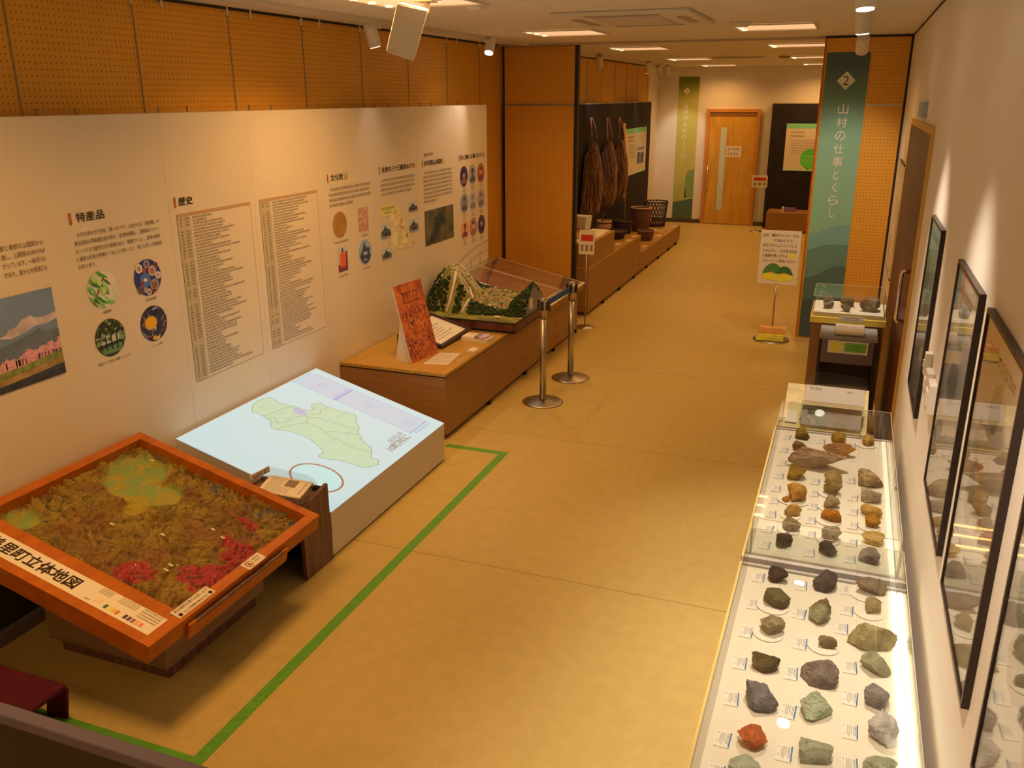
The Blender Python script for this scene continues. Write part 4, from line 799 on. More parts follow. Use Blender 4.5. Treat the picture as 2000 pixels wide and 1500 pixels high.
# painted grey cut of the ground along the right end and the back
b = MB(); SK = mat('grey_cut_edge', A(104, 78, 52, 0.5), 0.7)
for j in range(nv - 1):
    v0_, v1_ = j / (nv - 1), (j + 1) / (nv - 1); ya, yb = dy0 + 0.008 + (dy1 - dy0 - 0.012) * v0_, dy0 + 0.008 + (dy1 - dy0 - 0.012) * v1_; x = dx1 - 0.003
    b.raw([(x, ya, 0.585), (x, yb, 0.585), (x, yb, 0.587 + dh(1, v1_)), (x, ya, 0.587 + dh(1, v0_))], [(0, 1, 2, 3)], SK)
for i in range(nu - 1):
    ua, ub = i / (nu - 1), (i + 1) / (nu - 1); xa, xb = dx0 + 0.004 + (dx1 - dx0 - 0.008) * ua, dx0 + 0.004 + (dx1 - dx0 - 0.008) * ub; y = dy1 - 0.003
    b.raw([(xa, y, 0.585), (xb, y, 0.585), (xb, y, 0.587 + dh(ub, 1)), (xa, y, 0.587 + dh(ua, 1))], [(0, 1, 2, 3)], SK)
b.build('cut_side', dm)
r = random.Random(19); b = MB(); TG = [mat('model_tree_dark', A(40, 40, 10, 0.9), 0.9), mat('model_tree_mid', A(62, 58, 14, 0.9), 0.9), mat('model_tree_light', A(100, 86, 26, 0.9), 0.9)]
def dpos(u, v): return (dx0 + 0.004 + (dx1 - dx0 - 0.008) * u, dy0 + 0.008 + (dy1 - dy0 - 0.012) * v, 0.585 + dh(u, v))
cnt = 0
for k in range(5200):
    u, v = r.random(), r.uniform(0.17, 0.98); ok = False; q = r.uniform(0.008, 0.015); ks = 0
    if v < 0.36 + 0.05 * u and (0.03 < u < 0.20 or 0.29 < u < 0.36 or 0.42 < u < 0.68) and v > 0.18 + 0.1 * max(0, u - 0.3): ok = True
    elif u < 0.09 and 0.2 < v < 0.85: ok = True
    elif u > 0.80 and 0.24 < v < 0.78: ok = True
    elif 0.70 < u < 0.80 and 0.25 < v < 0.36: ok = r.random() < 0.6
    elif 0.25 < u < 0.42 and v > 0.66: ok = r.random() < 0.5
    elif r.random() < 0.16: ok = True; ks = r.choice((1, 2, 2)); q *= 0.42
    if ok:
        x, y, z = dpos(u, v); b.ball((x, y, z + q * 0.6), q, TG[ks] if r.random() < 0.7 else TG[min(2, ks + 1)], 1, 0.3, (1, 1, 1.25), r); cnt += 1
tag(b.build('model_trees', dm), kind='stuff')
b = MB(); HW, HR = mat('model_house_wall', A(200, 150, 90, 0.7), 0.7), [mat('model_house_roof', A(120, 80, 44, 0.7), 0.7), mat('model_house_roof_red', A(150, 84, 40, 0.7), 0.7)]
for k in range(85):
    u, v = r.uniform(0.38, 0.86), r.uniform(0.34, 0.80)
    if u > 0.80 and v < 0.7: continue
    x, y, z = dpos(u, v); s_ = r.uniform(0.006, 0.010); b.box((x - s_, y - s_ * 0.8, z - 0.002), (x + s_, y + s_ * 0.8, z + s_), HW)
    b.raw([(x - s_ * 1.2, y - s_, z + s_), (x + s_ * 1.2, y - s_, z + s_), (x + s_ * 1.2, y + s_, z + s_), (x - s_ * 1.2, y + s_, z + s_), (x - s_ * 1.2, y, z + s_ * 1.8), (x + s_ * 1.2, y, z + s_ * 1.8)], [(0, 1, 5, 4), (3, 4, 5, 2), (0, 4, 3), (1, 2, 5)], r.choice(HR))
tag(b.build('model_houses', dm), kind='stuff')
def road(us, w, m_):
    b.tube([Vector(dpos(u, v)) + Vector((0, 0, 0.002)) for u, v in us], w, m_, 6)
b = MB(); RD = mat('model_road', A(196, 152, 92, 0.55), 0.8)
road([(0.235, 0.18), (0.24, 0.26), (0.25, 0.34), (0.24, 0.42)], 0.012, RD); road([(0.385, 0.2), (0.39, 0.28), (0.40, 0.34), (0.42, 0.40), (0.37, 0.44)], 0.010, RD); road([(0.69, 0.27), (0.71, 0.33), (0.66, 0.40), (0.56, 0.45)], 0.009, RD); road([(0.0, 0.2), (0.02, 0.26), (0.05, 0.36), (0.1, 0.42)], 0.007, RD)
for k in range(11):
    v = 0.40 + 0.035 * k; a = r.uniform(0.08, 0.2); road([(a + 0.05 * q, v + 0.01 * math.sin(q + k)) for q in range(6)], 0.0045, RD)
b.build('model_road', dm)
MB().slab(Plane((-2.66, 6.56, 0.60), (1, -0.25, 0), (0.25, 1, 0.2)), 0, 0, 0.055, 0.022, 0, 0.003, PAPER).build('place_label', dm)
MB().box((dx1 - 0.002, 6.78, 0.63), (dx1 + 0.001, 6.86, 0.72), PAPER).build('side_label', dm)

# ------------------------------------------------------------------ tilted board of old maps behind the model
t = thing('tilted_display_board', 'tilted board of two faded brown maps under a clear sheet', 'display board', (-2.87, 7.84, 0.5))
bx0, bx1, by0, by1 = -3.35, -2.41, 7.32, 8.36
def zb(x): return 0.765 - 0.202 * (x + 3.35) / 0.94
MB().hexa([(bx0, by0, 0.5), (bx1, by0, 0.5), (bx1, by1, 0.5), (bx0, by1, 0.5)], [(bx0, by0, zb(bx0) - 0.012), (bx1, by0, zb(bx1) - 0.012), (bx1, by1, zb(bx1) - 0.012), (bx0, by1, zb(bx0) - 0.012)], OAK).build('body', t)
BPn = Plane((bx0, by0, 0.765), (0.94, 0, -0.202), (0, 1, 0)); L_ = 0.9615
b = MB(); b.slab(BPn, 0, -0.01, L_ + 0.01, 1.05, -0.012, 0, mat('board_border', A(190, 138, 84, 0.5), 0.5)); b.build('border', t)
MP = mat('old_map_brown', A(128, 66, 36, 0.5), 0.4, nscale=5, namt=0.3, col2=A(142, 84, 40, 0.5))
MB().rect(BPn, 0.03, 0.02, L_ - 0.1, 0.50, MP, 0.001).build('map_print', t); MB().rect(BPn, 0.03, 0.56, L_ - 0.03, 1.01, MP, 0.001).build('map_print', t)
b = MB(); r = random.Random(3); b.rect(BPn, L_ - 0.09, 0.02, L_ - 0.02, 0.50, PAPER, 0.001); b.line(BPn, [(0.2, 0.6), (0.26, 0.7), (0.28, 0.8), (0.22, 0.9)], 0.006, INK2, 0.0016); b.line(BPn, [(0.5, 0.65), (0.6, 0.75), (0.8, 0.78)], 0.02, flat(170, 110, 50), 0.0016); b.build('print', t)
MB().slab(BPn, 0.0, 0.0, L_, 1.04, 0.004, 0.007, ACRYL).build('clear_sheet', t)

# ------------------------------------------------------------------ rope posts and notice stands
BELT = mat('blue_belt', (0.035, 0.13, 0.46), 0.6)
def post(x, y, label):
    t = thing('rope_post', label, 'rope post', (x, y, 0), 'steel rope posts')
    MB().lathe((x, y, 0), [(0.0, 0.0), (0.163, 0.0), (0.165, 0.006), (0.15, 0.010), (0.06, 0.020), (0.034, 0.026)], STEEL, 48).build('base', t)
    MB().tube([(x, y, 0.03), (x, y, 0.70)], 0.026, STEEL, 24).build('pole', t)
    slv = MB().tube([(x, y, 0.70), (x, y, 0.845)], 0.0315, STEEL, 24).tube([(x, y, 0.845), (x, y, 0.857)], 0.028, STEEL, 24).build('sleeve', t)
    b = MB()
    for dx, dy in ((0.036, 0), (-0.036, 0), (0, 0.036), (0, -0.036)): b.box((x + dx - 0.011, y + dy - 0.011, 0.765), (x + dx + 0.011, y + dy + 0.011, 0.84), BLACK)
    b.build('belt_clip', slv); return t
p1 = post(-2.135, 6.295, 'nearer steel rope post in front of the mountain model'); p2 = post(-2.113, 6.979, 'farther steel rope post holding the other end of the blue belt')
b = MB().hexa([(-2.1365, 6.345, 0.775), (-2.1335, 6.345, 0.775), (-2.112, 6.930, 0.775), (-2.115, 6.930, 0.775)], [(-2.1365, 6.345, 0.825), (-2.1335, 6.345, 0.825), (-2.112, 6.930, 0.825), (-2.115, 6.930, 0.825)], BELT)
tag(b.build('barrier_belt', loc=(-2.125, 6.63, 0.8)), 'blue belt stretched between the two steel rope posts', 'belt')
def notice(x, y, z0, z1, w, label, tilt=0.1, base=0.11):
    t = thing('notice_stand', label, 'notice stand', (x, y, 0), 'no touching notices on thin posts')
    MB().lathe((x, y, 0), [(0.0, 0.0), (base, 0.0), (base, 0.006), (0.03, 0.014), (0.012, 0.016)], STEEL, 32).build('base', t)
    MB().tube([(x, y, 0.01), (x, y, z0 + 0.05)], 0.007, STEEL, 10).build('post', t)
    pl = Plane((x - w / 2, y - 0.012, z0), (1, 0, 0), (0, tilt, 1)); pl.N = pl.U.cross(pl.V); h = z1 - z0
    b = MB(); b.slab(pl, 0, 0, w, h, -0.006, 0, PAPER); b.build('card', t)
    b = MB(); b.rect(pl, w * 0.12, h * 0.55, w * 0.9, h * 0.8, RED, 0.001)
    for k in range(3): b.rect(pl, w * (0.12 + 0.3 * k), h * 0.14, w * (0.30 + 0.3 * k), h * 0.40, GREY, 0.001)
    b.build('print', t)
notice(-2.49, 8.72, 0.785, 1.035, 0.165, 'white notice card with a red bar beside the left partition edge'); notice(-1.52, 16.45, 0.79, 1.0, 0.27, 'small white notice with a red bar standing by the far door')
t = thing('message_sign', 'white message board with green hills on a thin post in the aisle', 'sign', (-0.58, 8.90, 0))
MB().lathe((-0.58, 8.90, 0), [(0.0, 0.0), (0.18, 0.0), (0.18, 0.006), (0.03, 0.014), (0.012, 0.016)], STEEL, 40).build('base', t)
MB().tube([(-0.58, 8.90, 0.01), (-0.58, 8.90, 0.62)], 0.009, STEEL, 10).build('post', t)
SB = Plane((-0.764, 8.885, 0.573), (1, 0, 0), (0, 0.02, 1)); w, h = 0.378, 0.527
MB().slab(SB, 0, 0, w, h, -0.012, 0, PAPER).build('board', t)
b = MB()
for s_, a, c, v in (('山村・農村のコーナーでは', 0.02, 0.355, 0.465), ('行燈の灯りで', 0.13, 0.30, 0.415), ('まるでタイムスリップした', 0.03, 0.345, 0.365), ('かのように　古き良き日本', 0.03, 0.35, 0.315), ('の風情を感じながら', 0.03, 0.26, 0.265), ('ごゆっくりご見学ください', 0.035, 0.345, 0.215)): b.text(s_, SB, a, v, c, v + 0.03, INK, 0.002)
b.build('message_text', t)
b = MB()
HG, HD, HY = flat(62, 84, 26), flat(52, 72, 24), flat(176, 150, 24)
def hump(cu, ru, v0, v1, n=20): return [(cu + ru * math.cos(math.pi * k / n), v0 + (v1 - v0) * math.sin(math.pi * k / n)) for k in range(n + 1)]
b.poly(SB, hump(0.14, 0.10, 0.07, 0.205), HG, 0.0015); b.poly(SB, hump(0.25, 0.085, 0.07, 0.18), HD, 0.002)
b.build('green_hill', t); b = MB()
b.poly(SB, [(0.035, 0.07), (0.05, 0.10), (0.12, 0.115), (0.19, 0.10), (0.26, 0.112), (0.33, 0.09), (0.345, 0.06), (0.30, 0.035), (0.19, 0.03), (0.07, 0.045)], HY, 0.0026)
b.line(SB, [(0.17, 0.035), (0.18, 0.07), (0.17, 0.105)], 0.012, PAPER, 0.003); b.oval(SB, 0.135, 0.112, 0.014, 0.008, flat(190, 90, 40), 0.0032); b.oval(SB, 0.25, 0.108, 0.014, 0.008, flat(190, 90, 40), 0.0032); b.build('yellow_field', t)
MB().oval(SB, 0.078, 0.425, 0.018, 0.022, flat(222, 160, 70), 0.002).build('lantern_picture', t); MB().rect(SB, 0.268, 0.262, 0.345, 0.305, flat(222, 160, 40), 0.001).build('yellow_patch', t)
t = thing('foot_box', 'yellow orange patterned box sitting on the message sign base', 'box', (-0.60, 8.81, 0.0135))
YB1 = mat('yellow_cloth', A(206, 148, 30, 0.6), 0.7, nscale=14, namt=0.2); YB2 = mat('orange_cloth', A(200, 108, 36, 0.6), 0.7, nscale=9, namt=0.2)
FX = Plane((-0.725, 8.79, 0.012), (1, 0.03, 0), (0, 0, 1))
b = MB(); b.hexa([(-0.725, 8.765, 0.0135), (-0.46, 8.775, 0.0135), (-0.46, 8.87, 0.0135), (-0.725, 8.86, 0.0135)], [(-0.71, 8.775, 0.085), (-0.45, 8.785, 0.085), (-0.45, 8.87, 0.085), (-0.71, 8.86, 0.085)], YB1); b.build('lower_box', t, bevel=0.008)
b = MB(); b.hexa([(-0.715, 8.785, 0.0855), (-0.455, 8.795, 0.0855), (-0.455, 8.868, 0.0855), (-0.715, 8.860, 0.0855)], [(-0.705, 8.795, 0.150), (-0.44, 8.80, 0.150), (-0.44, 8.868, 0.150), (-0.705, 8.860, 0.150)], YB2); b.build('upper_box', t, bevel=0.008)

# ------------------------------------------------------------------ floor tape, red bench, dark rail in front
TAPE = mat('green_tape', A(84, 106, 20, 0.66), 0.5, nscale=30, namt=0.1)
tag(MB().box((-2.069, 2.006, 0), (-2.013, 5.212, 0.0012), TAPE).box((-2.86, 2.006, 0), (-2.0691, 2.062, 0.0012), TAPE).box((-2.48, 5.160, 0), (-2.0691, 5.212, 0.0012), TAPE).build('floor_tape', loc=(-2.05, 3.6, 0)), 'green tape line on the floor around the relief map and projection table', 'tape')
CL = mat('wine_red_cloth', A(80, 10, 14, 0.75), 0.85, nscale=12, namt=0.2)
t = thing('low_bench', 'low bench draped in wine red cloth at the bottom left corner', 'bench', (-3.0, 1.90, 0))
MB().box((-3.34, 1.66, 0.150), (-2.655, 2.055, 0.172), CL).build('top', t, bevel=0.006)
MB().hexa([(-2.775, 2.038, 0.0), (-2.685, 2.052, 0.0), (-2.685, 2.062, 0.0), (-2.775, 2.055, 0.0)], [(-2.735, 2.03, 0.151), (-2.65, 2.045, 0.151), (-2.65, 2.057, 0.151), (-2.735, 2.05, 0.151)], CL).build('leg', t)
MB().box((-3.30, 2.02, 0), (-3.22, 2.04, 0.151), CL).build('leg', t); MB().box((-3.30, 1.68, 0), (-3.22, 1.70, 0.151), CL).build('leg', t); MB().box((-2.76, 1.68, 0), (-2.70, 1.70, 0.151), CL).build('leg', t)
MB().raw([(-2.95, 1.665, 0.05), (-2.80, 1.66, 0.07), (-2.66, 1.66, 0.151), (-2.95, 1.66, 0.151)], [(0, 1, 2, 3)], CL).build('cloth_drape', t)
BS = Plane((-3.10, 1.93, 0.1725), (0.75, 0.35, 0), (-0.35, 0.75, 0))
t = thing('paper_slip', 'cream paper slip lying on the wine red bench', 'paper', (-3.0, 1.95, 0.1725))
MB().hexa([(-3.15, 1.90, 0.1725), (-2.93, 1.97, 0.1725), (-2.965, 2.005, 0.1725), (-3.17, 1.945, 0.1725)], [(-3.15, 1.90, 0.1735), (-2.93, 1.97, 0.1735), (-2.965, 2.005, 0.1735), (-3.17, 1.945, 0.1735)], mat('cream_slip', A(176, 124, 66, 0.42), 0.7)).build('sheet', t)
RP2 = Plane((-3.13, 1.905, 0.1736), (0.22, 0.07, 0), (-0.035, 0.04, 0)); MB().words(RP2, 0.03, 0.014, 0.19, 0.012, INK2, random.Random(5), 0.0003).build('print', t)
t = thing('low_screen', 'dark low screen with a grey top edge across the bottom left corner', 'screen', (-2.2, 1.07, 0))
MB().box((-3.36, 1.052, 0.0), (-0.98, 1.080, 1.075), mat('screen_dark', (0.035, 0.032, 0.035), 0.55)).build('panel', t)
MB().box((-3.36, 1.050, 1.075), (-0.98, 1.084, 1.10), mat('screen_cap', A(78, 54, 44, 0.55), 0.5)).build('top_cap', t, bevel=0.004)
MB().box((-3.36, 1.0, 0.0), (-3.30, 1.13, 0.03), BLACK).box((-1.04, 1.0, 0.0), (-0.98, 1.13, 0.03), BLACK).build('foot', t)

# ------------------------------------------------------------------ far half of the hall
t = thing('black_display_wall', 'tall black display wall behind the hanging straw capes', 'display wall', (-3.48, 12.5, 0))
MB().box((XW + 0.01, 9.25, 0), (-3.40, 15.80, 2.245), FELT).build('board', t)
MB().box((XW + 0.01, 9.25, 2.245), (-3.401, 15.80, 2.258), GREY).build('top_strip', t)
FW_ = Plane((-3.40, 0, 0), (0, 1, 0), (0, 0, 1))
def wall_poster(name, label, pl, u0, v0, u1, v1, seed, pic=None, bubble=None):
    t = thing(name, label, 'poster', pl.p((u0 + u1) / 2, v0, 0.01)); w, h = u1 - u0, v1 - v0; r = random.Random(seed); b = MB()
    b.slab(pl, u0, v0, u1, v1, 0.001, 0.006, PAPER).build('sheet', t); b = MB()
    b.rect(pl, u0, v1 - h * 0.10, u1, v1, flat(96, 130, 72, 0.45), 0.007).build('colour_band', t); b = MB(); b.rect(pl, u0, v0, u1, v0 + h * 0.07, flat(150, 160, 84, 0.45), 0.007)
    b.build('colour_band', t); b = MB()
    for k in range(2): b.words(pl, u0 + w * 0.12, v1 - h * (0.20 + 0.08 * k), u0 + w * 0.45, h * 0.035, INK2, r, 0.0075)
    for k in range(6): b.words(pl, u0 + w * 0.14, v1 - h * (0.36 + 0.055 * k), u0 + w * (0.92 if not pic else 0.5), h * 0.02, INKG, r, 0.0075)
    b.build('print', t)
    if pic:
        b = MB(); a, c, d, e = u0 + w * 0.56, v0 + h * 0.20, u0 + w * 0.9, v0 + h * 0.56; b.rect(pl, a, c, d, e, flat(110, 96, 84), 0.0075); b.rect(pl, a + 0.05 * w, c, a + 0.12 * w, e - 0.1 * h, flat(60, 50, 44), 0.008); b.rect(pl, a + 0.2 * w, c, a + 0.3 * w, e - 0.14 * h, flat(70, 58, 50), 0.008); b.rect(pl, a, e - 0.12 * h, d, e - 0.06 * h, flat(176, 156, 130), 0.008); b.build('photo', t)
    if bubble:
        b = MB(); cu_, cv_ = u0 + w * 0.62, v0 + h * 0.26; q = w * 0.24; b.oval(pl, cu_, cv_, q, q, flat(74, 150, 38, 0.45), 0.0075); b.poly(pl, [(cu_ - q * 0.3, cv_ - q * 0.9), (cu_ + q * 0.05, cv_ - q * 0.95), (cu_ - q * 0.25, cv_ - q * 1.25)], flat(74, 150, 38, 0.45), 0.0075); b.words(pl, cu_ - q * 0.2, cv_ + q * 0.1, cu_ + q * 0.3, q * 0.2, PAPER, r, 0.008); b.words(pl, cu_ - q * 0.75, cv_ - q * 0.25, cu_ + q * 0.75, q * 0.17, PAPER, r, 0.008); b.build('speech_bubble', t)
    return t
wall_poster('poster', 'white and green poster with a photo right of the straw capes', FW_, 13.93, 1.115, 15.48, 1.850, 1, pic=True)
wall_poster('poster', 'white poster mostly hidden by the left partition edge', FW_, 9.9, 1.13, 11.08, 1.865, 2)
STRAW = [mat('straw_brown', A(104, 54, 22, 0.42), 0.9), mat('straw_light', A(134, 76, 34, 0.42), 0.9), mat('straw_dark', A(64, 32, 14, 0.42), 0.9)]
def cape(yc, zt_, zb_, hw, label, seed):
    r = random.Random(seed); t = thing('straw_cape', label, 'straw cape', (-3.30, yc, zt_), 'straw rain capes on the black wall')
    b = MB(); b.tube([(-3.30, yc - 0.17, zt_ - 0.30), (-3.33, yc - 0.10, zt_ - 0.1), (-3.36, yc - 0.04, zt_), (-3.36, yc + 0.02, zt_), (-3.33, yc + 0.06, zt_ - 0.1), (-3.30, yc + 0.10, zt_ - 0.30)], 0.012, STRAW[0], 6).build('hanging_loop', t)
    MB().tube([(-3.40, yc, zt_ - 0.012), (-3.345, yc, zt_ - 0.005)], 0.006, STEEL, 6).build('hook', t)
    # core sheet then many blades
    b = MB(); n = 26; m_ = 14; vs = []
    H = zt_ - zb_ - 0.30
    def surf(a, s):       # a -1..1 across, s 0..1 down
        top = zt_ - 0.30 - 0.25 * abs(abs(a) - 0.30) - (0.10 if abs(a) < 0.06 else 0)
        z = top - (top - zb_) * s; wd = hw * (0.52 + 0.55 * min(1, s * 1.5) ** 0.8 - 0.10 * max(0, s - 0.7)); dep = 0.05 + 0.11 * math.sin(math.pi * min(1, s * 0.75 + 0.08))
        return Vector((-3.385 + dep * (1 - 0.75 * a * a), yc + wd * a, z))
    for i in range(n + 1):
        for j in range(m_ + 1): vs.append(surf(-1 + 2 * i / n, j / m_) + Vector((-0.01, 0, 0)))
    b.raw(vs, [(i * (m_ + 1) + j, (i + 1) * (m_ + 1) + j, (i + 1) * (m_ + 1) + j + 1, i * (m_ + 1) + j + 1) for i in range(n) for j in range(m_)], STRAW[2], True)
    for k in range(560):
        a = r.uniform(-1, 1); s0 = r.uniform(0, 0.75) ** 1.2; s1 = min(1.04, s0 + r.uniform(0.2, 0.45)); da = r.uniform(-0.06, 0.06); w = r.uniform(0.004, 0.009); pts = [surf(max(-1, min(1, a + da * q)), s0 + (s1 - s0) * q) + Vector((r.uniform(0.0, 0.02) + 0.012 * q, 0, 0)) for q in (0, 0.5, 1)]
        L_ = [p + Vector((0, -w, 0)) for p in pts]; R_ = [p + Vector((0, w * 0.6, 0)) for p in pts]
        b.raw(L_ + R_, [(0, 1, 4, 3), (1, 2, 5, 4)], r.choice((STRAW[0], STRAW[0], STRAW[1], STRAW[2])))
    b.build('straw', t)
cape(11.85, 2.07, 0.80, 0.41, 'straw rain cape hanging closest to the left partition', 1); cape(12.68, 2.05, 0.83, 0.37, 'middle straw rain cape of the three on the black wall', 2); cape(13.38, 2.04, 0.86, 0.29, 'straw rain cape next to the upright pole', 3)
t = thing('wooden_pole', 'long thin wooden pole leaning upright between capes and poster', 'pole', (-3.33, 13.72, 0.3))
MB().tube([(-3.30, 13.76, 0.302), (-3.345, 13.72, 1.52)], 0.014, mat('pole_wood', A(120, 76, 44, 0.45), 0.6), 8).build('shaft', t)
MB().tube([(-3.345, 13.72, 1.52), (-3.362, 13.70, 1.95)], 0.026, mat('pole_head', A(150, 84, 40, 0.45), 0.6), 8).build('head', t)
# low counters beyond the partition
t = thing('display_plinth', 'tall wood plinth beyond the left partition holding the folders', 'plinth', (-2.99, 10.4, 0))
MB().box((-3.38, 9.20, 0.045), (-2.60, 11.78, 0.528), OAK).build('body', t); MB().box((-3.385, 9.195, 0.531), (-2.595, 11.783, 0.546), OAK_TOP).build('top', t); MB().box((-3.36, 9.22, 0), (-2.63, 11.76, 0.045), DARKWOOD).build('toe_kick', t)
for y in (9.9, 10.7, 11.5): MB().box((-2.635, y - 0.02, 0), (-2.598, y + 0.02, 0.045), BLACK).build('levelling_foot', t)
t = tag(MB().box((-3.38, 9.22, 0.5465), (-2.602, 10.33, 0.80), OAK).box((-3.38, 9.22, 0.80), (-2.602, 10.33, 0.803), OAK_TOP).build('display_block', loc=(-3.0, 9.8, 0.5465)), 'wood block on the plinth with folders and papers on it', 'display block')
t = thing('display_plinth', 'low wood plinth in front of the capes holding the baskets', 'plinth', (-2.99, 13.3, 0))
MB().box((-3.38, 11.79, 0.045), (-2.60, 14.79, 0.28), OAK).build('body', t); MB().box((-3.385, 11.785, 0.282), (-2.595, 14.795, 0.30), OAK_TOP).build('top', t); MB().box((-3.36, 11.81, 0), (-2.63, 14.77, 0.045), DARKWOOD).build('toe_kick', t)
for y in (12.3, 13.1, 13.9, 14.5): MB().box((-2.635, y - 0.02, 0), (-2.598, y + 0.02, 0.045), BLACK).build('levelling_foot', t)
W1 = mat('basket_brown', A(92, 46, 20, 0.42), 0.7); W2 = mat('basket_rim', A(150, 92, 40, 0.45), 0.6); W3 = mat('basket_dark', A(52, 28, 18, 0.42), 0.7)
def basket(name, label, x, y, z, r0, r1, h, nu_, nr, mt, rim, open_=False, wr=0.006):
    z += wr + 0.0015
    t = thing(name, label, 'basket', (x, y, z), None)
    b = MB()
    for k in range(nu_):
        a = 2 * math.pi * k / nu_
        if open_:
            for sg in (1, -1): b.tube([(x + (r0 + (r1 - r0) * q) * math.cos(a + sg * q * 0.9), y + (r0 + (r1 - r0) * q) * math.sin(a + sg * q * 0.9), z + h * q) for q in [i / 6 for i in range(7)]], wr, mt, 5)
        else: b.tube([(x + (r0 + (r1 - r0) * q) * math.cos(a), y + (r0 + (r1 - r0) * q) * math.sin(a), z + h * q) for q in (0.02, 0.5, 1)], wr, mt, 5)
    for k in range(nr):
        q = (k + 0.5) / nr; rr = r0 + (r1 - r0) * q; b.tube([(x + (rr + (0.004 if i % 2 else -0.004)) * math.cos(2 * math.pi * i / 32), y + (rr + (0.004 if i % 2 else -0.004)) * math.sin(2 * math.pi * i / 32), z + h * q) for i in range(33)], wr, mt, 5)
    b.build('weave', t)
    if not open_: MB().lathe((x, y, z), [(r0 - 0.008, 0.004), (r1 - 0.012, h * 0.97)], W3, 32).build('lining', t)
    MB().lathe((x, y, z), [(0.0, 0.002), (r0, 0.002), (r0, 0.01)], mt, 32).build('bottom', t)
    MB().tube([(x + r1 * math.cos(2 * math.pi * i / 40), y + r1 * math.sin(2 * math.pi * i / 40), z + h) for i in range(41)], wr * 1.8, rim, 6).build('rim', t)
    return t
basket('woven_basket', 'tall closely woven basket with a pale rim below the poster', -3.06, 13.80, 0.30, 0.125, 0.16, 0.36, 26, 14, W1, W2)
basket('open_basket', 'large open lattice basket at the far end of the plinth', -2.96, 14.45, 0.30, 0.155, 0.195, 0.39, 22, 4, W3, W3, True, 0.006)
basket('wide_basket', 'broad dark basket behind the wooden bucket', -3.20, 13.2, 0.30, 0.11, 0.14, 0.22, 22, 8, W3, W3)
basket('small_basket', 'small reddish basket near the front edge of the plinth', -2.78, 12.92, 0.30, 0.095, 0.125, 0.13, 18, 6, W1, W1)
basket('shallow_basket', 'very dark shallow basket in front of the wooden bucket', -2.86, 11.36, 0.546, 0.11, 0.155, 0.09, 22, 5, W3, W3)
t = thing('wooden_bucket', 'round wooden bucket with bands between the dark baskets', 'bucket', (-3.08, 11.62, 0.546))
DX, DY, DZ = 0.10, -1.33, 0.2465
MB().lathe((-3.18 + DX, 12.95 + DY, 0.30 + DZ), [(0.0, 0.0), (0.095, 0.0), (0.105, 0.20), (0.095, 0.20), (0.088, 0.03), (0.0, 0.03)], mat('bucket_wood', A(132, 78, 34, 0.45), 0.5), 28).build('staves', t)
for z in (0.345, 0.46): MB().lathe((-3.18 + DX, 12.95 + DY, z + DZ), [(0.1, 0.0), (0.107, 0.0), (0.108, 0.015), (0.1, 0.015)], W3, 28).build('band', t)
MB().tube([(-3.18 + DX, a + DY, b_ + DZ) for a, b_ in ((12.85, 0.49), (12.87, 0.56), (12.95, 0.585), (13.03, 0.56), (13.05, 0.49))], 0.008, W3, 6).build('handle', t)
t = thing('wooden_paddle', 'long wooden paddle lying behind the small reddish basket', 'paddle', (-2.9, 13.6, 0.30))
MB().tube([(-2.98, 13.25, 0.316), (-2.78, 13.72, 0.312)], 0.010, W2, 8).build('handle', t); MB().hexa([(-2.80, 13.70, 0.301), (-2.74, 13.68, 0.301), (-2.66, 13.98, 0.301), (-2.72, 14.0, 0.301)], [(-2.80, 13.70, 0.318), (-2.74, 13.68, 0.318), (-2.66, 13.98, 0.318), (-2.72, 14.0, 0.318)], W2).build('blade', t)
first = None
for (x, y, *zz), where in (((-2.70, 10.9, 0.547), 'nearest the wood block on the tall plinth'), ((-2.64, 11.25, 0.547), 'before the very dark shallow basket'), ((-2.65, 11.60, 0.547), 'at the far front corner of the tall plinth'), ((-2.66, 12.33), 'on the front edge before the small reddish basket'), ((-2.67, 13.38), 'on the front edge past the small reddish basket'), ((-2.85, 13.98), 'in front of the tall closely woven basket'), ((-2.65, 14.5), 'at the front far corner of the basket plinth')):
    lb = 'white name card ' + where; zc = zz[0] if zz else 0.3005
    if first is None:
        first = tag(MB().box((x - 0.035, y - 0.06, zc), (x + 0.035, y + 0.06, zc + 0.0025), PAPER).build('name_card', loc=(x, y, zc)), lb, 'name card', 'name cards on the plinths')
    else: dup(first, (x, y, zc), lb)
# on the block beyond the partition
t = thing('storage_box', 'pale grey upright file box on the wood block', 'file box', (-3.05, 10.22, 0.803))
MB().hexa([(-3.17, 10.18, 0.8035), (-2.93, 10.18, 0.8035), (-2.90, 10.30, 0.8035), (-3.14, 10.30, 0.8035)], [(-3.19, 10.14, 0.98), (-2.91, 10.14, 0.98), (-2.88, 10.30, 0.98), (-3.16, 10.30, 0.98)], mat('file_box_grey', A(150, 112, 76, 0.45), 0.6)).build('box', t, bevel=0.004)
b = MB(); dp = Plane((-3.02, 10.148, 0.88), (1, 0, 0), (0, -0.2, 1)); b.poly(dp, [(-0.05, -0.05), (0.05, -0.03), (0.05, 0.06), (-0.05, 0.04)], PAPER, 0.001); b.words(dp, -0.03, -0.02, 0.03, 0.02, INK2, random.Random(1), 0.0015); b.words(dp, -0.03, 0.015, 0.03, 0.02, INK2, random.Random(2), 0.0015); b.build('white_tag', t)
t = thing('monitor', 'dark small screen at the partition edge on the wood block', 'screen', (-3.28, 10.0, 0.803))
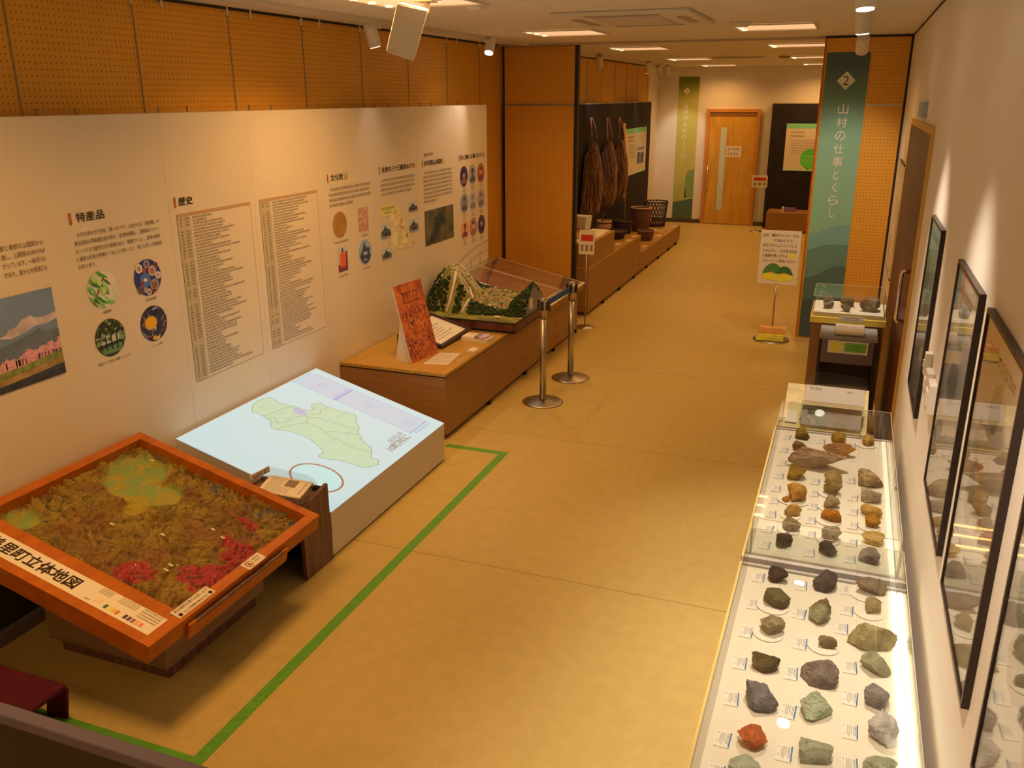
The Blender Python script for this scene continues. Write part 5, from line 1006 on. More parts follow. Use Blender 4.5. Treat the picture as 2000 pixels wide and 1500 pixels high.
MB().hexa([(-3.35, 9.9, 0.8035), (-3.34, 9.9, 0.8035), (-3.20, 10.2, 0.8035), (-3.21, 10.2, 0.8035)], [(-3.35, 9.9, 0.98), (-3.34, 9.9, 0.98), (-3.20, 10.2, 0.98), (-3.21, 10.2, 0.98)], mat('screen_grey', A(78, 60, 56, 0.45), 0.3)).build('screen', t)
t = thing('open_booklet', 'open white booklet lying on the wood block past the file box', 'booklet', (-2.75, 10.2, 0.803))
MB().hexa([(-2.87, 10.05, 0.8035), (-2.66, 10.02, 0.8035), (-2.65, 10.31, 0.8035), (-2.87, 10.31, 0.8035)], [(-2.87, 10.05, 0.818), (-2.66, 10.02, 0.812), (-2.65, 10.31, 0.812), (-2.87, 10.31, 0.818)], PAPER).build('pages', t)
t = thing('flat_book', 'yellow edged flat book lying before the open booklet', 'book', (-2.74, 9.8, 0.803))
MB().box((-2.85, 9.62, 0.8035), (-2.63, 9.98, 0.822), mat('book_cover', A(196, 150, 78, 0.5), 0.6)).build('cover', t); MB().box((-2.845, 9.623, 0.806), (-2.628, 9.975, 0.819), PAPER).build('pages', t)
t = tag(MB().box((-2.84, 9.34, 0.8035), (-2.66, 9.52, 0.806), PAPER).build('paper_sheet', loc=(-2.75, 9.43, 0.8035)), 'loose white sheet on the wood block nearest the partition', 'paper')
# gold banner, door, right black wall
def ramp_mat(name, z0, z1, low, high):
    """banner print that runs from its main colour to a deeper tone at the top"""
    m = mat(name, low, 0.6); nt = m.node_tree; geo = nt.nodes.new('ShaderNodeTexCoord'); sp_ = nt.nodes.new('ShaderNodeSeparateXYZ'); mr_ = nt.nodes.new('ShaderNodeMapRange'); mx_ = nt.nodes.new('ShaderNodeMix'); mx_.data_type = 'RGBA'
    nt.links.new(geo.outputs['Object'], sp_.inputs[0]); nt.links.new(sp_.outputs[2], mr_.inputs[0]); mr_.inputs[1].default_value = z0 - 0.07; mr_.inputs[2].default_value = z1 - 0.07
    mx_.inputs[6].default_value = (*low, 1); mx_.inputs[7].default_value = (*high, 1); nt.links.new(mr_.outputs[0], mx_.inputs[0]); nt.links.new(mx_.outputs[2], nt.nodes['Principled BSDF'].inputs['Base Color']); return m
FB = Plane((0, YE, 0), (1, 0, 0), (0, 0, 1))
def vertical(b, s_, pl, uc, v_top, step, size, m_, off, du=0.0):
    for k, ch in enumerate(s_):
        v = v_top - step * k; w_ = size * (0.55 if ch in 'しくと' else 1.0); b.text(ch, pl, uc - w_ / 2 + du * k, v - size, uc + w_ / 2 + du * k, v, m_, off)
t = thing('hanging_banner', 'tall gold banner with vertical white writing on the far wall', 'banner', (-3.0, YE - 0.01, 0.08))
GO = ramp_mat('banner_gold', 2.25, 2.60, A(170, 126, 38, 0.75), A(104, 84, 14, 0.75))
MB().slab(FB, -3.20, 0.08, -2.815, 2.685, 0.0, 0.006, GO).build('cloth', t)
b = MB(); b.poly(FB, [(-3.20, 0.08), (-2.815, 0.08), (-2.815, 0.47), (-2.95, 0.44), (-3.10, 0.40), (-3.20, 0.39)], mat('field_deep', A(70, 68, 30, 0.7), 0.6), 0.0075); b.poly(FB, [(-2.98, 0.47), (-2.815, 0.49), (-2.815, 1.02), (-2.93, 0.99), (-2.98, 0.9)], mat('field_mid', A(112, 102, 34, 0.7), 0.6), 0.007); b.poly(FB, [(-3.20, 0.39), (-3.10, 0.41), (-2.95, 0.45), (-2.99, 0.8), (-3.10, 0.7), (-3.20, 0.72)], mat('field_light', A(150, 116, 34, 0.7), 0.6), 0.007); b.build('field_pattern', t)
b = MB(); BL = mat('banner_letter_pale', A(214, 190, 150, 0.5), 0.6); b.poly(FB, [(-3.045, 2.37), (-2.985, 2.435), (-3.045, 2.50), (-3.105, 2.435)], BL, 0.008); b.text('3', FB, -3.062, 2.41, -3.03, 2.46, GO, 0.009); b.build('number_diamond', t); b = MB(); vertical(b, '農村の米作りとくらし', FB, -3.045, 2.215, 0.113, 0.088, BL, 0.008); b.build('writing', t)
DOORM = mat('door_wood', A(158, 90, 18, 0.5), 0.45, nscale=2, namt=0.12, stretch=(6, 6, 1)); DFR = mat('door_frame_wood', A(150, 74, 16, 0.5), 0.5)
d = thing('door_2', 'orange brown sliding staff door with a slim glass strip in the far wall', 'door', (-2.15, YE, 0), kind='structure')
MB().box((-2.585, YE - 0.03, 0.012), (-1.72, YE - 0.012, 2.055), DOORM).build('leaf', d)
MB().box((-2.645, YE - 0.06, 0), (-2.585, YE - 0.0, 2.06), DFR).box((-1.72, YE - 0.06, 0), (-1.665, YE - 0.0, 2.06), DFR).box((-2.645, YE - 0.06, 2.06), (-1.665, YE - 0.0, 2.115), DFR).box((-2.585, YE - 0.045, 2.0), (-1.72, YE - 0.03, 2.06), mat('door_head_dark', A(108, 56, 14, 0.5), 0.5)).build('frame', d)
MB().box((-2.36, YE - 0.034, 0.27), (-2.255, YE - 0.029, 1.79), mat('frosted_pane', A(150, 122, 74, 0.5), 0.35)).build('glass_strip', d)
MB().tube([(-2.56, YE - 0.032, 0.66), (-2.56, YE - 0.075, 0.66), (-2.56, YE - 0.075, 1.08), (-2.56, YE - 0.032, 1.08)], 0.013, CHROME, 8).build('handle', d)
t = thing('staff_notice', 'white staff notice stuck on the far door', 'notice', (-2.1, YE - 0.03, 1.25))
DP = Plane((0, YE - 0.0305, 0), (1, 0, 0), (0, 0, 1)); MB().slab(DP, -2.243, 1.255, -1.966, 1.455, 0, 0.003, PAPER).build('card', t)
b = MB(); b.text('STAFF', DP, -2.215, 1.375, -1.995, 1.425, INK2, 0.004); b.words(DP, -2.215, 1.29, -2.0, 0.05, INK2, random.Random(9), 0.004); b.build('lettering', t)
t = thing('black_display_wall', 'black display wall partly hidden behind the right partition', 'display wall', (-0.6, 17.1, 0))
MB().box((-1.455, 17.0, 0.0), (0.3, YE - 0.005, 2.21), FELT).build('board', t); MB().box((-1.455, 17.0, 2.21), (0.3, YE - 0.005, 2.222), GREY).build('top_strip', t)
FK = Plane((0, 17.0, 0), (1, 0, 0), (0, 0, 1))
wall_poster('poster', 'white poster with a round green speech bubble on the right black wall', FK, -1.18, 1.05, -0.45, 1.872, 4, bubble=True)
t = thing('low_counter', 'low brown counter under the speech bubble poster', 'counter', (-0.6, 16.75, 0)); MB().box((-1.36, 16.45, 0.04), (0.25, 16.98, 0.36), OAK).build('body', t, bevel=0.012); MB().box((-1.33, 16.48, 0), (0.22, 16.96, 0.04), DARKWOOD).build('toe_kick', t)
t = thing('picture_book', 'small dark picture book standing on the low brown counter', 'book', (-0.98, 16.62, 0.36)); MB().hexa([(-1.06, 16.58, 0.361), (-0.86, 16.58, 0.361), (-0.86, 16.70, 0.361), (-1.06, 16.70, 0.361)], [(-1.06, 16.60, 0.43), (-0.86, 16.60, 0.43), (-0.86, 16.68, 0.43), (-1.06, 16.68, 0.43)], mat('book_purple', A(88, 44, 44, 0.45), 0.5)).build('cover', t); MB().box((-1.11, 16.60, 0.361), (-1.07, 16.68, 0.44), PAPER).build('pages', t)
# green banner on the right partition
GBn = Plane((0, 8.9, 0), (1, 0, 0), (0, 0, 1))
t = thing('hanging_banner', 'tall green banner with number 2 and vertical white writing on the right partition', 'banner', (-0.14, 8.89, 0.06))
u0, u1, v0, v1 = -0.322, 0.046, 0.062, 2.718
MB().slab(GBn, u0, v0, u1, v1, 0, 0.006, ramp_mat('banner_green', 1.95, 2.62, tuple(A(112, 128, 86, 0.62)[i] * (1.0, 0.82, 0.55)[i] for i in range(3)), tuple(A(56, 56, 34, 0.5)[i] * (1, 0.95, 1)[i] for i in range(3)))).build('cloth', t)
def hill(pts, cc, off): b.poly(GBn, [(u0, v0)] + [(u1, v0)] + pts, mat('hill_%d' % cc[0], A(*cc, 0.55), 0.6), off)
b = MB(); hill([(u1, 1.185), (-0.05, 1.18), (-0.14, 1.15), (-0.23, 1.10), (u0, 1.085)], (92, 102, 62), 0.0068); hill([(u1, 0.99), (-0.06, 0.995), (-0.16, 0.985), (-0.24, 0.955), (u0, 0.93)], (78, 84, 48), 0.0076); hill([(u1, 0.785), (-0.03, 0.79), (-0.10, 0.765), (-0.18, 0.71), (-0.25, 0.67), (u0, 0.655)], (64, 66, 38), 0.0084); hill([(u1, 0.50), (-0.05, 0.49), (-0.16, 0.455), (-0.26, 0.45), (u0, 0.43)], (52, 50, 32), 0.0092); b.build('hill_pattern', t)
b = MB(); BLW = mat('banner_letter_white', A(226, 206, 176, 0.5), 0.6); b.poly(GBn, [(-0.137, 2.395), (-0.058, 2.476), (-0.137, 2.557), (-0.216, 2.476)], mat('banner_diamond', A(150, 136, 112, 0.42), 0.6), 0.0068); b.text('2', GBn, -0.163, 2.437, -0.112, 2.518, INK2, 0.0076); b.build('number_diamond', t); b = MB()
vertical(b, '山村の仕事とくらし', GBn, -0.135, 2.275, 0.1175, 0.088, BLW, 0.0068); b.build('writing', t)

# ------------------------------------------------------------------ right wall: door, pictures, switches
d = thing('door_1', 'dark brown sliding side door with a long handle in the right wall', 'door', (XR, 6.2, 0), kind='structure')
SD = mat('side_door_brown', A(94, 36, 12, 0.75), 0.4, nscale=2, namt=0.12, stretch=(6, 6, 1)); SF = mat('side_frame_wood', A(176, 104, 24, 0.62), 0.5)
MB().box((XR - 0.012, 5.25, 0.01), (XR - 0.001, 7.22, 2.15), SD).build('leaf', d)
MB().box((XR - 0.016, 5.21, 0), (XR - 0.001, 5.25, 2.19), SF).box((XR - 0.016, 7.22, 0), (XR - 0.001, 7.26, 2.19), SF).box((XR - 0.016, 5.25, 2.15), (XR - 0.001, 7.22, 2.19), SF).build('frame', d)
MB().tube([(XR - 0.012, 5.36, 1.40), (XR - 0.05, 5.36, 1.40), (XR - 0.055, 5.36, 1.385), (XR - 0.055, 5.36, 1.125), (XR - 0.05, 5.36, 1.11), (XR - 0.012, 5.36, 1.11)], 0.012, CHROME, 10).build('handle', d)
tag(MB().box((XR - 0.03, 6.0, 2.22), (XR - 0.001, 6.35, 2.31), mat('plate_grey', A(124, 100, 60, 0.5), 0.5)).build('wall_plate', loc=(XR - 0.015, 6.17, 2.26)), 'narrow grey plate on the wall above the side door', 'wall plate')
RWp = Plane((XR, 0, 0), (0, -1, 0), (0, 0, 1))
FR1 = mat('frame_dark', (0.035, 0.022, 0.018), 0.35)
def framed(ya, yb, label, seed, z0=1.015, z1=1.828):
    """ya nearer the viewer"""
    t = thing('framed_picture', label, 'framed picture', (XR, (ya + yb) / 2, z0), 'framed pictures on the white wall'); r = random.Random(seed)
    u0, u1, q = -yb, -ya, 0.011; b = MB()
    b.slab(RWp, u0, z0, u1, z0 + q, 0.001, 0.018, FR1).slab(RWp, u0, z1 - q, u1, z1, 0.001, 0.018, FR1).slab(RWp, u0, z0 + q, u0 + q, z1 - q, 0.001, 0.018, FR1).slab(RWp, u1 - q, z0 + q, u1, z1 - q, 0.001, 0.018, FR1).build('frame', t)
    b = MB(); b.slab(RWp, u0 + q, z0 + q, u1 - q, z1 - q, 0.001, 0.010, mat('faded_chart', A(206, 150, 84, 0.5), 0.7, nscale=4, namt=0.2)); b.build('picture', t)
    b = MB()
    for k in range(5): a = r.uniform(u0 + 0.1, u1 - 0.2); c = r.uniform(z0 + 0.3, z1 - 0.15); b.poly(RWp, [(a + 0.11 * math.cos(w_) * r.uniform(0.5, 1), c + 0.09 * math.sin(w_) * r.uniform(0.5, 1)) for w_ in (0, 1, 2, 3, 4, 5)], flat(*r.choice(((178, 122, 62), (150, 104, 60), (190, 140, 60), (130, 110, 70)))), 0.0105 + 0.00005 * k)
    b.words(RWp, u0 + 0.08, z1 - 0.09, u1 - 0.1, 0.028, INK2, r, 0.0108); b.build('chart_print', t)
    MB().slab(RWp, u0 + q, z0 + q, u1 - q, z1 - q, 0.0125, 0.0145, PGLASS).build('glass', t)
PGLASS = glass_mat('picture_glass', (0.96, 0.96, 0.95), 1.5)
framed(3.932, 4.47, 'dark framed picture right beside the brown side door', 1); framed(2.66, 3.25, 'dark framed chart above the middle of the far rock case', 2); framed(1.916, 2.495, 'dark framed faded chart above the near rock case', 3); framed(1.13, 1.725, 'dark framed chart cut off by the photo edge', 4)
t = thing('wall_picture', 'unframed orange brown picture panel between side door and right partition', 'picture', (XR, 7.9, 0.95)); MB().box((XR - 0.015, 7.50, 0.95), (XR - 0.001, 8.25, 1.83), mat('picture_orange', A(206, 128, 70, 0.5), 0.5, nscale=4, namt=0.3)).build('panel', t); MB().box((XR - 0.016, 7.49, 0.94), (XR - 0.001, 8.26, 0.95), FR1).box((XR - 0.016, 7.49, 1.83), (XR - 0.001, 8.26, 1.84), FR1).build('edge', t)
for nm, lb, ya, yb, za, zb_ in (('wall_switch', 'white wall switch box nearest the framed chart over the far case', 3.40, 3.50, 1.215, 1.33), ('wall_switch', 'white wall switch box in the middle of the three', 3.54, 3.63, 1.235, 1.335), ('wall_switch', 'slim white wall switch closest to the door side picture', 3.70, 3.745, 1.28, 1.37)):
    t = thing(nm, lb, 'switch', (XR, (ya + yb) / 2, za), 'white switches on the right wall'); MB().box((XR - 0.028, ya, za), (XR - 0.001, yb, zb_), LAMP_WHITE).build('cover', t, bevel=0.003); MB().box((XR - 0.033, ya + 0.02, za + 0.03), (XR - 0.028, yb - 0.015, zb_ - 0.03), PAPER).build('button', t)

# ------------------------------------------------------------------ glass rock cases along the right wall
CASEW = mat('case_wood', A(176, 116, 36, 0.6), 0.45, nscale=3, namt=0.12, stretch=(10, 1, 6)); TRAY = mat('case_white', (0.80, 0.77, 0.72), 0.6)
DIVW = mat('case_end_wood', A(176, 126, 78, 0.62), 0.5)
LEDM = mat('case_led', (0.9, 0.9, 0.9), 0.4, emit=(1.0, 0.86, 0.62), estr=4.0)
LEDM2 = mat('case_led_dim', (0.9, 0.9, 0.9), 0.4, emit=(1.0, 0.80, 0.52), estr=0.6)
ZT = 0.665
def rock_case(y0, y1, label, led):
    t = thing('display_case', label, 'display case', (0.05, (y0 + y1) / 2, 0), 'low glass rock cases')
    MB().box((-0.228, y0 + 0.01, 0.06), (0.338, y1 - 0.01, 0.640), OAK).build('cabinet', t); MB().box((-0.20, y0 + 0.03, 0), (0.31, y1 - 0.03, 0.06), DARKWOOD).build('toe_kick', t)
    b = MB(); b.box((-0.236, y0, 0.64), (-0.217, y1, 0.668), CASEW).box((0.322, y0, 0.64), (0.346, y1, 0.668), CASEW).box((-0.217, y0, 0.64), (0.322, y0 + 0.022, 0.667), DIVW).box((-0.217, y1 - 0.022, 0.64), (0.322, y1, 0.667), DIVW); b.build('rim', t)
    MB().box((-0.2165, y0 + 0.0225, 0.6405), (0.3215, y1 - 0.0225, ZT), TRAY).build('tray', t)
    MB().box((0.294, y0 + 0.04, ZT + 0.0005), (0.310, y1 - 0.04, ZT + 0.008), led).build('led_strip', t)
    b = MB(); x0, x1, a, c, zt_ = -0.2075, 0.317, y0 + 0.024, y1 - 0.024, 0.820; q = 0.004
    b.box((x0, a, ZT + 0.0005), (x0 + q, c, zt_), GLASS).box((x1 - q, a, ZT + 0.0005), (x1, c, zt_), GLASS).box((x0 + q, a, ZT + 0.0005), (x1 - q, a + q, zt_), GLASS).box((x0 + q, c - q, ZT + 0.0005), (x1 - q, c, zt_), GLASS).box((x0, a, zt_ + 0.0003), (x1, c, zt_ + q), GLASS); b.build('glass_cover', t)
    e = MB()
    for lo, hi in (((x0 - 0.0012, a, zt_ + q), (x0 + 0.0012, c, zt_ + q + 0.0015)), ((x1 - 0.0012, a, zt_ + q), (x1 + 0.0012, c, zt_ + q + 0.0015)), ((x0, a - 0.0012, zt_ + q), (x1, a + 0.0012, zt_ + q + 0.0015)), ((x0, c - 0.0012, zt_ + q), (x1, c + 0.0012, zt_ + q + 0.0015))): e.box(lo, hi, EDGE)
    for x in (x0, x1): e.box((x - 0.001, a - 0.001, ZT), (x + 0.001, a + 0.001, zt_), EDGE)
    e.build('cover_edge', t); return t
rock_case(3.092, 4.565, 'far low glass rock case with ochre and tan rocks', LEDM2); rock_case(1.56, 3.052, 'near low glass rock case with grey and green rocks', LEDM)

def rock_mat(i, c1, c2, ns):
    c1, c2 = [tuple(v * q for v, q in zip(c, (1.20, 1.12, 1.02))) for c in (c1, c2)]
    return mat('rock_surface_%d' % i, B(*c1), 0.85, spec=0.15, nscale=ns, namt=0.3, col2=B(*c2), bump=0.9, bscale=160)
_rk = [0]
def rock(name, label, x, y, w, d, h, c1, c2, seed, z=ZT, sub=5, cuts=9, ang=None, band=None, group='rocks in the glass cases', two=None):
    r = random.Random(seed); _rk[0] += 1; m_ = rock_mat(_rk[0], c1, c2, 18)
    bm = bmesh.new(); bmesh.ops.create_icosphere(bm, subdivisions=sub, radius=1.0)
    off = Vector((r.uniform(0, 50), r.uniform(0, 50), r.uniform(0, 50)))
    planes = []
    for k in range(cuts):
        n = Vector((r.gauss(0, 1), r.gauss(0, 1), r.gauss(0, 0.8))).normalized(); planes.append((n, r.uniform(0.46, 0.80)))
    P_ = []
    for v in bm.verts:
        p = v.co.copy(); p *= 1 + 0.22 * noise.noise(p * 1.1 + off)
        for n, dd in planes:
            q = p.dot(n)
            if q > dd: p -= n * (q - dd) * 0.97
        p *= 1 + 0.08 * noise.noise(p * 2.6 + off) + 0.07 * noise.noise(p * 6 + off) + 0.045 * noise.noise(p * 14 + off) + 0.02 * noise.noise(p * 33 + off)
        P_.append(p)
    lo = [min(p[i] for p in P_) for i in range(3)]; hi = [max(p[i] for p in P_) for i in range(3)]
    bm.verts.index_update(); fs = [tuple(v.index for v in f.verts) for f in bm.faces]; bm.free()
    cut = lo[2] + 0.16 * (hi[2] - lo[2]); vs = []
    for p in P_:
        zz = max(p.z, cut); vs.append((x + ((p.x - lo[0]) / (hi[0] - lo[0]) - 0.5) * w, y + ((p.y - lo[1]) / (hi[1] - lo[1]) - 0.5) * d, z + (zz - cut) / (hi[2] - cut) * h * 1.15))
    b = MB(); b.raw(vs, fs, m_)
    if two:
        m2 = b.m(rock_mat(500 + _rk[0], two, tuple(int(q * 0.8) for q in two), 18))
        for i, f in enumerate(b.f):
            c = sum((Vector(vs[k]) for k in f), Vector()) / 3
            if noise.noise(Vector((c.x * 9, c.y * 9, c.z * 9)) + off) + (c.y - y) / d * 1.2 > 0.15: b.mi[i] = m2
    if band:
        m3 = b.m(mat('rock_vein_%d' % _rk[0], B(*band), 0.8))
        for i, f in enumerate(b.f):
            c = sum((Vector(vs[k]) for k in f), Vector()) / 3
            if abs((c.z - z) / h - 0.5 - 0.25 * (c.x - x) / w) < 0.09: b.mi[i] = m3
    return tag(b.build(name, loc=(x, y, z)), label, 'rock', group)
# id x y w d h colour1 colour2 plate label
FARC = 'far case'
ROCKS = [
 ('U1', -0.089, 4.455, 0.075, 0.085, 0.050, (146, 110, 30), (104, 76, 22), 0, 'rounded ochre rock in the far left corner of the far case'),
 ('U2', -0.095, 4.285, 0.069, 0.070, 0.042, (124, 98, 58), (92, 70, 40), 0, 'small grey brown rock just in front of the far left ochre one'),
 ('U3', 0.086, 4.455, 0.074, 0.075, 0.045, (160, 124, 50), (122, 90, 34), 0, 'yellow ochre rock in the middle of the farthest row'),
 ('U4', 0.093, 4.275, 0.157, 0.072, 0.058, (150, 112, 74), (168, 108, 40), 0, 'brown rock with an orange pointed end behind the longest rock'),
 ('U5', -0.001, 4.085, 0.275, 0.105, 0.085, (176, 142, 106), (140, 108, 78), 0, 'longest rock, a flat tan slab lying across the far case'),
 ('U6', -0.084, 3.925, 0.086, 0.090, 0.056, (150, 112, 34), (112, 80, 22), 0, 'blocky dark ochre rock against the near left end of the long slab'),
 ('U7', 0.227, 4.468, 0.058, 0.080, 0.046, (170, 132, 62), (140, 104, 50), 1, 'squarish tan rock on a dish in the far right corner'),
 ('U8', 0.074, 3.935, 0.084, 0.080, 0.050, (170, 138, 84), (136, 106, 60), 0, 'pale tan cube-like rock just in front of the long slab'),
 ('U9', 0.075, 3.802, 0.080, 0.074, 0.046, (146, 118, 66), (112, 88, 46), 1, 'olive tan rock on a dish touching the pale cube-like rock'),
 ('U10', 0.233, 3.968, 0.114, 0.100, 0.060, (184, 154, 106), (124, 92, 54), 0, 'wide flat topped pale block in the right column of the far case'),
 ('U11', 0.234, 3.795, 0.089, 0.085, 0.048, (176, 150, 120), (142, 116, 88), 0, 'pale greyish rock in front of the flat topped block'),
 ('U12', -0.072, 3.690, 0.087, 0.118, 0.062, (182, 134, 54), (140, 84, 28), 1, 'large rusty ochre rock with a dark hollow on its dish'),
 ('U13', -0.113, 3.640, 0.032, 0.036, 0.022, (166, 104, 36), (136, 80, 28), 0, 'tiny rust coloured pebble left of the rusty ochre rock'),
 ('U14', 0.076, 3.658, 0.067, 0.078, 0.046, (156, 132, 90), (120, 98, 62), 1, 'pointed grey tan rock on a dish in the middle column'),
 ('U15', -0.075, 3.520, 0.071, 0.060, 0.034, (172, 130, 62), (138, 98, 44), 1, 'flat tan rock on a dish in the left column'),
 ('U16', 0.077, 3.528, 0.084, 0.062, 0.038, (170, 100, 26), (132, 78, 24), 1, 'strong orange oval rock on a dish'),
 ('U17', 0.234, 3.640, 0.089, 0.075, 0.046, (196, 150, 72), (160, 112, 44), 0, 'light golden jagged rock in the right column'),
 ('U18', 0.236, 3.528, 0.064, 0.072, 0.042, (166, 114, 36), (128, 84, 28), 1, 'deep golden rock on a dish in front of the jagged golden one'),
 ('U19', -0.072, 3.386, 0.075, 0.074, 0.048, (146, 124, 88), (116, 96, 64), 1, 'grey tan rock on a dish under the glass joint, left column'),
 ('U20', 0.082, 3.354, 0.078, 0.078, 0.048, (156, 134, 98), (124, 104, 72), 1, 'grey tan rock on a dish under the glass joint, middle column'),
 ('U21', 0.236, 3.380, 0.088, 0.066, 0.042, (188, 150, 78), (158, 120, 56), 0, 'pale yellow flat rock under the glass joint, right column'),
 ('U22', -0.089, 3.237, 0.064, 0.076, 0.048, (84, 66, 54), (60, 46, 38), 0, 'dark charcoal rock in the left column of the far case'),
 ('U23', 0.074, 3.228, 0.071, 0.066, 0.046, (84, 66, 58), (60, 48, 42), 0, 'dark triangular rock in the middle of the row nearest the case joint'),
 ('U24', 0.222, 3.228, 0.080, 0.082, 0.050, (146, 120, 104), (112, 92, 80), 0, 'pinkish grey rounded rock at the near right of the far case'),
 ('L1', -0.090, 2.966, 0.073, 0.074, 0.048, (74, 56, 42), (52, 40, 30), 0, 'black brown rock with a pointed corner at the far left of the near case'),
 ('L2', 0.071, 2.970, 0.084, 0.090, 0.060, (92, 76, 66), (66, 54, 48), 0, 'dark grey wedge shaped rock in the farthest row of the near case'),
 ('L3', 0.226, 2.985, 0.111, 0.068, 0.050, (136, 114, 86), (100, 82, 58), 2, 'broad grey tan rock on a dish at the far right of the near case'),
 ('L4', -0.081, 2.787, 0.092, 0.072, 0.048, (108, 94, 60), (78, 66, 40), 1, 'lumpy olive rock on a dish in the left column'),
 ('L5', 0.062, 2.755, 0.073, 0.108, 0.056, (144, 134, 98), (116, 104, 72), 0, 'tall two toned rock, brown behind and grey green in front'),
 ('L7', 0.230, 2.861, 0.054, 0.062, 0.036, (156, 130, 84), (122, 98, 60), 1, 'small upright ochre grey rock on a big dish'),
 ('L8', -0.082, 2.613, 0.082, 0.074, 0.048, (146, 126, 90), (112, 94, 62), 1, 'rounded grey tan rock on a dish in the left column of the near case'),
 ('L9', 0.225, 2.652, 0.151, 0.086, 0.066, (158, 138, 92), (118, 98, 60), 0, 'largest olive tan block on the right of the near case'),
 ('L10', 0.093, 2.597, 0.062, 0.048, 0.034, (130, 110, 74), (98, 80, 52), 3, 'small brown grey rock on the white dish beside the largest block'),
 ('L11', -0.083, 2.410, 0.089, 0.064, 0.044, (100, 82, 48), (70, 56, 32), 0, 'dark olive brown rock with a notched edge'),
 ('L12', 0.075, 2.408, 0.111, 0.084, 0.058, (132, 112, 98), (92, 76, 64), 0, 'big purplish grey rock with a pale top facet'),
 ('L13', 0.234, 2.522, 0.092, 0.078, 0.052, (150, 140, 104), (116, 106, 74), 0, 'grey green rock in front of the largest olive block'),
 ('L14', -0.078, 2.224, 0.098, 0.088, 0.056, (118, 108, 100), (88, 80, 72), 0, 'large blue grey rock in the left column'),
 ('L15', 0.072, 2.250, 0.092, 0.112, 0.060, (168, 166, 132), (136, 134, 102), 0, 'pale green white marbled rock in the middle column'),
 ('L16', 0.234, 2.359, 0.073, 0.098, 0.052, (134, 118, 106), (102, 88, 78), 0, 'upright purplish grey block in the right column'),
 ('L17', 0.248, 2.206, 0.084, 0.102, 0.058, (136, 124, 110), (196, 180, 160), 0, 'grey rock with a white slanting facet near the glass edge'),
 ('L18', -0.085, 2.052, 0.084, 0.082, 0.052, (182, 94, 48), (148, 72, 36), 0, 'brick red pyramid shaped rock'),
 ('L19', 0.078, 2.064, 0.088, 0.096, 0.052, (156, 150, 120), (124, 118, 90), 0, 'grey green angular rock right of the brick red one'),
 ('L20', -0.092, 1.940, 0.086, 0.070, 0.042, (170, 166, 136), (138, 134, 106), 0, 'pale green grey rock below the brick red one'),
 ('L21', 0.238, 2.050, 0.085, 0.078, 0.044, (160, 154, 124), (128, 122, 96), 0, 'smooth grey green rock at the bottom right of the near case'),
]
DISH = mat('white_foam', (0.84, 0.82, 0.79), 0.6)
first = None
for i, (rid, x, y, w, d, h, c1, c2, pl_, lb) in enumerate(ROCKS):
    z = ZT + 0.0005
    if pl_:
        s_ = (1.0, 1.0, 1.0)[min(pl_, 3) - 1]; rr = max(w, d) * (0.60 if pl_ == 1 else 0.56 if pl_ == 2 else 0.80)
        if rid == 'L7': rr = 0.05
        px, py = (x - 0.010, y - 0.012) if pl_ != 3 else (x - 0.012, y - 0.006)
        o = tag(MB().lathe((px, py, z), [(0.0, 0.0), (rr * 0.94, 0.0), (rr, 0.002), (rr, 0.0045), (rr * 0.97, 0.005), (0.0, 0.005)], DISH, 40, False).build('foam_dish', loc=(px, py, z)), 'white foam dish under the ' + lb.split(' on a dish')[0].split(' on its dish')[0].split(' on a big')[0].split(' on the white dish')[0].split(' in the')[0] + (', left column' if rid == 'U19' else ', middle column' if rid == 'U20' else ' of the near case' if rid in ('L8',) else ''), 'foam dish', 'white foam dishes under rocks')
        z += 0.0055
    rock('rock', lb, x, y, w, d, h, c1, c2, 100 + i * 7, z, two=(112, 92, 58) if rid == 'L5' else None, cuts=11 if rid[0] == 'L' else 8)
# printed cards beside the rocks
CARDU = [(-0.165, 4.429), (0.004, 4.433), (0.150, 4.431), (-0.166, 4.246), (-0.161, 4.073), (-0.162, 3.913), (-0.163, 3.767), (-0.161, 3.639), (-0.161, 3.497), (-0.160, 3.355), (-0.160, 3.213), (-0.002, 3.906), (0.0, 3.773), (0.002, 3.634), (-0.001, 3.496), (0.003, 3.363), (0.007, 3.209), (0.149, 3.975), (0.162, 3.784), (0.163, 3.638), (0.163, 3.506), (0.160, 3.351), (0.155, 3.212)]
CARDL = [(-0.157, 2.952), (-0.008, 2.947), (0.148, 2.974), (-0.159, 2.763), (-0.002, 2.759), (0.149, 2.837), (-0.159, 2.586), (0.011, 2.581), (0.134, 2.716), (-0.159, 2.409), (-0.007, 2.411), (0.162, 2.506), (-0.161, 2.226), (-0.001, 2.228), (0.165, 2.350), (-0.161, 2.045), (0.001, 2.048), (0.166, 2.200), (-0.159, 1.910), (0.166, 2.061)]
CBL = mat('card_blue', (0.06, 0.20, 0.50), 0.6); CRE = mat('card_red', (0.6, 0.08, 0.06), 0.6); CARDM = mat('card_white', (0.84, 0.83, 0.82), 0.6); CINK = mat('card_ink', (0.14, 0.12, 0.18), 0.7)
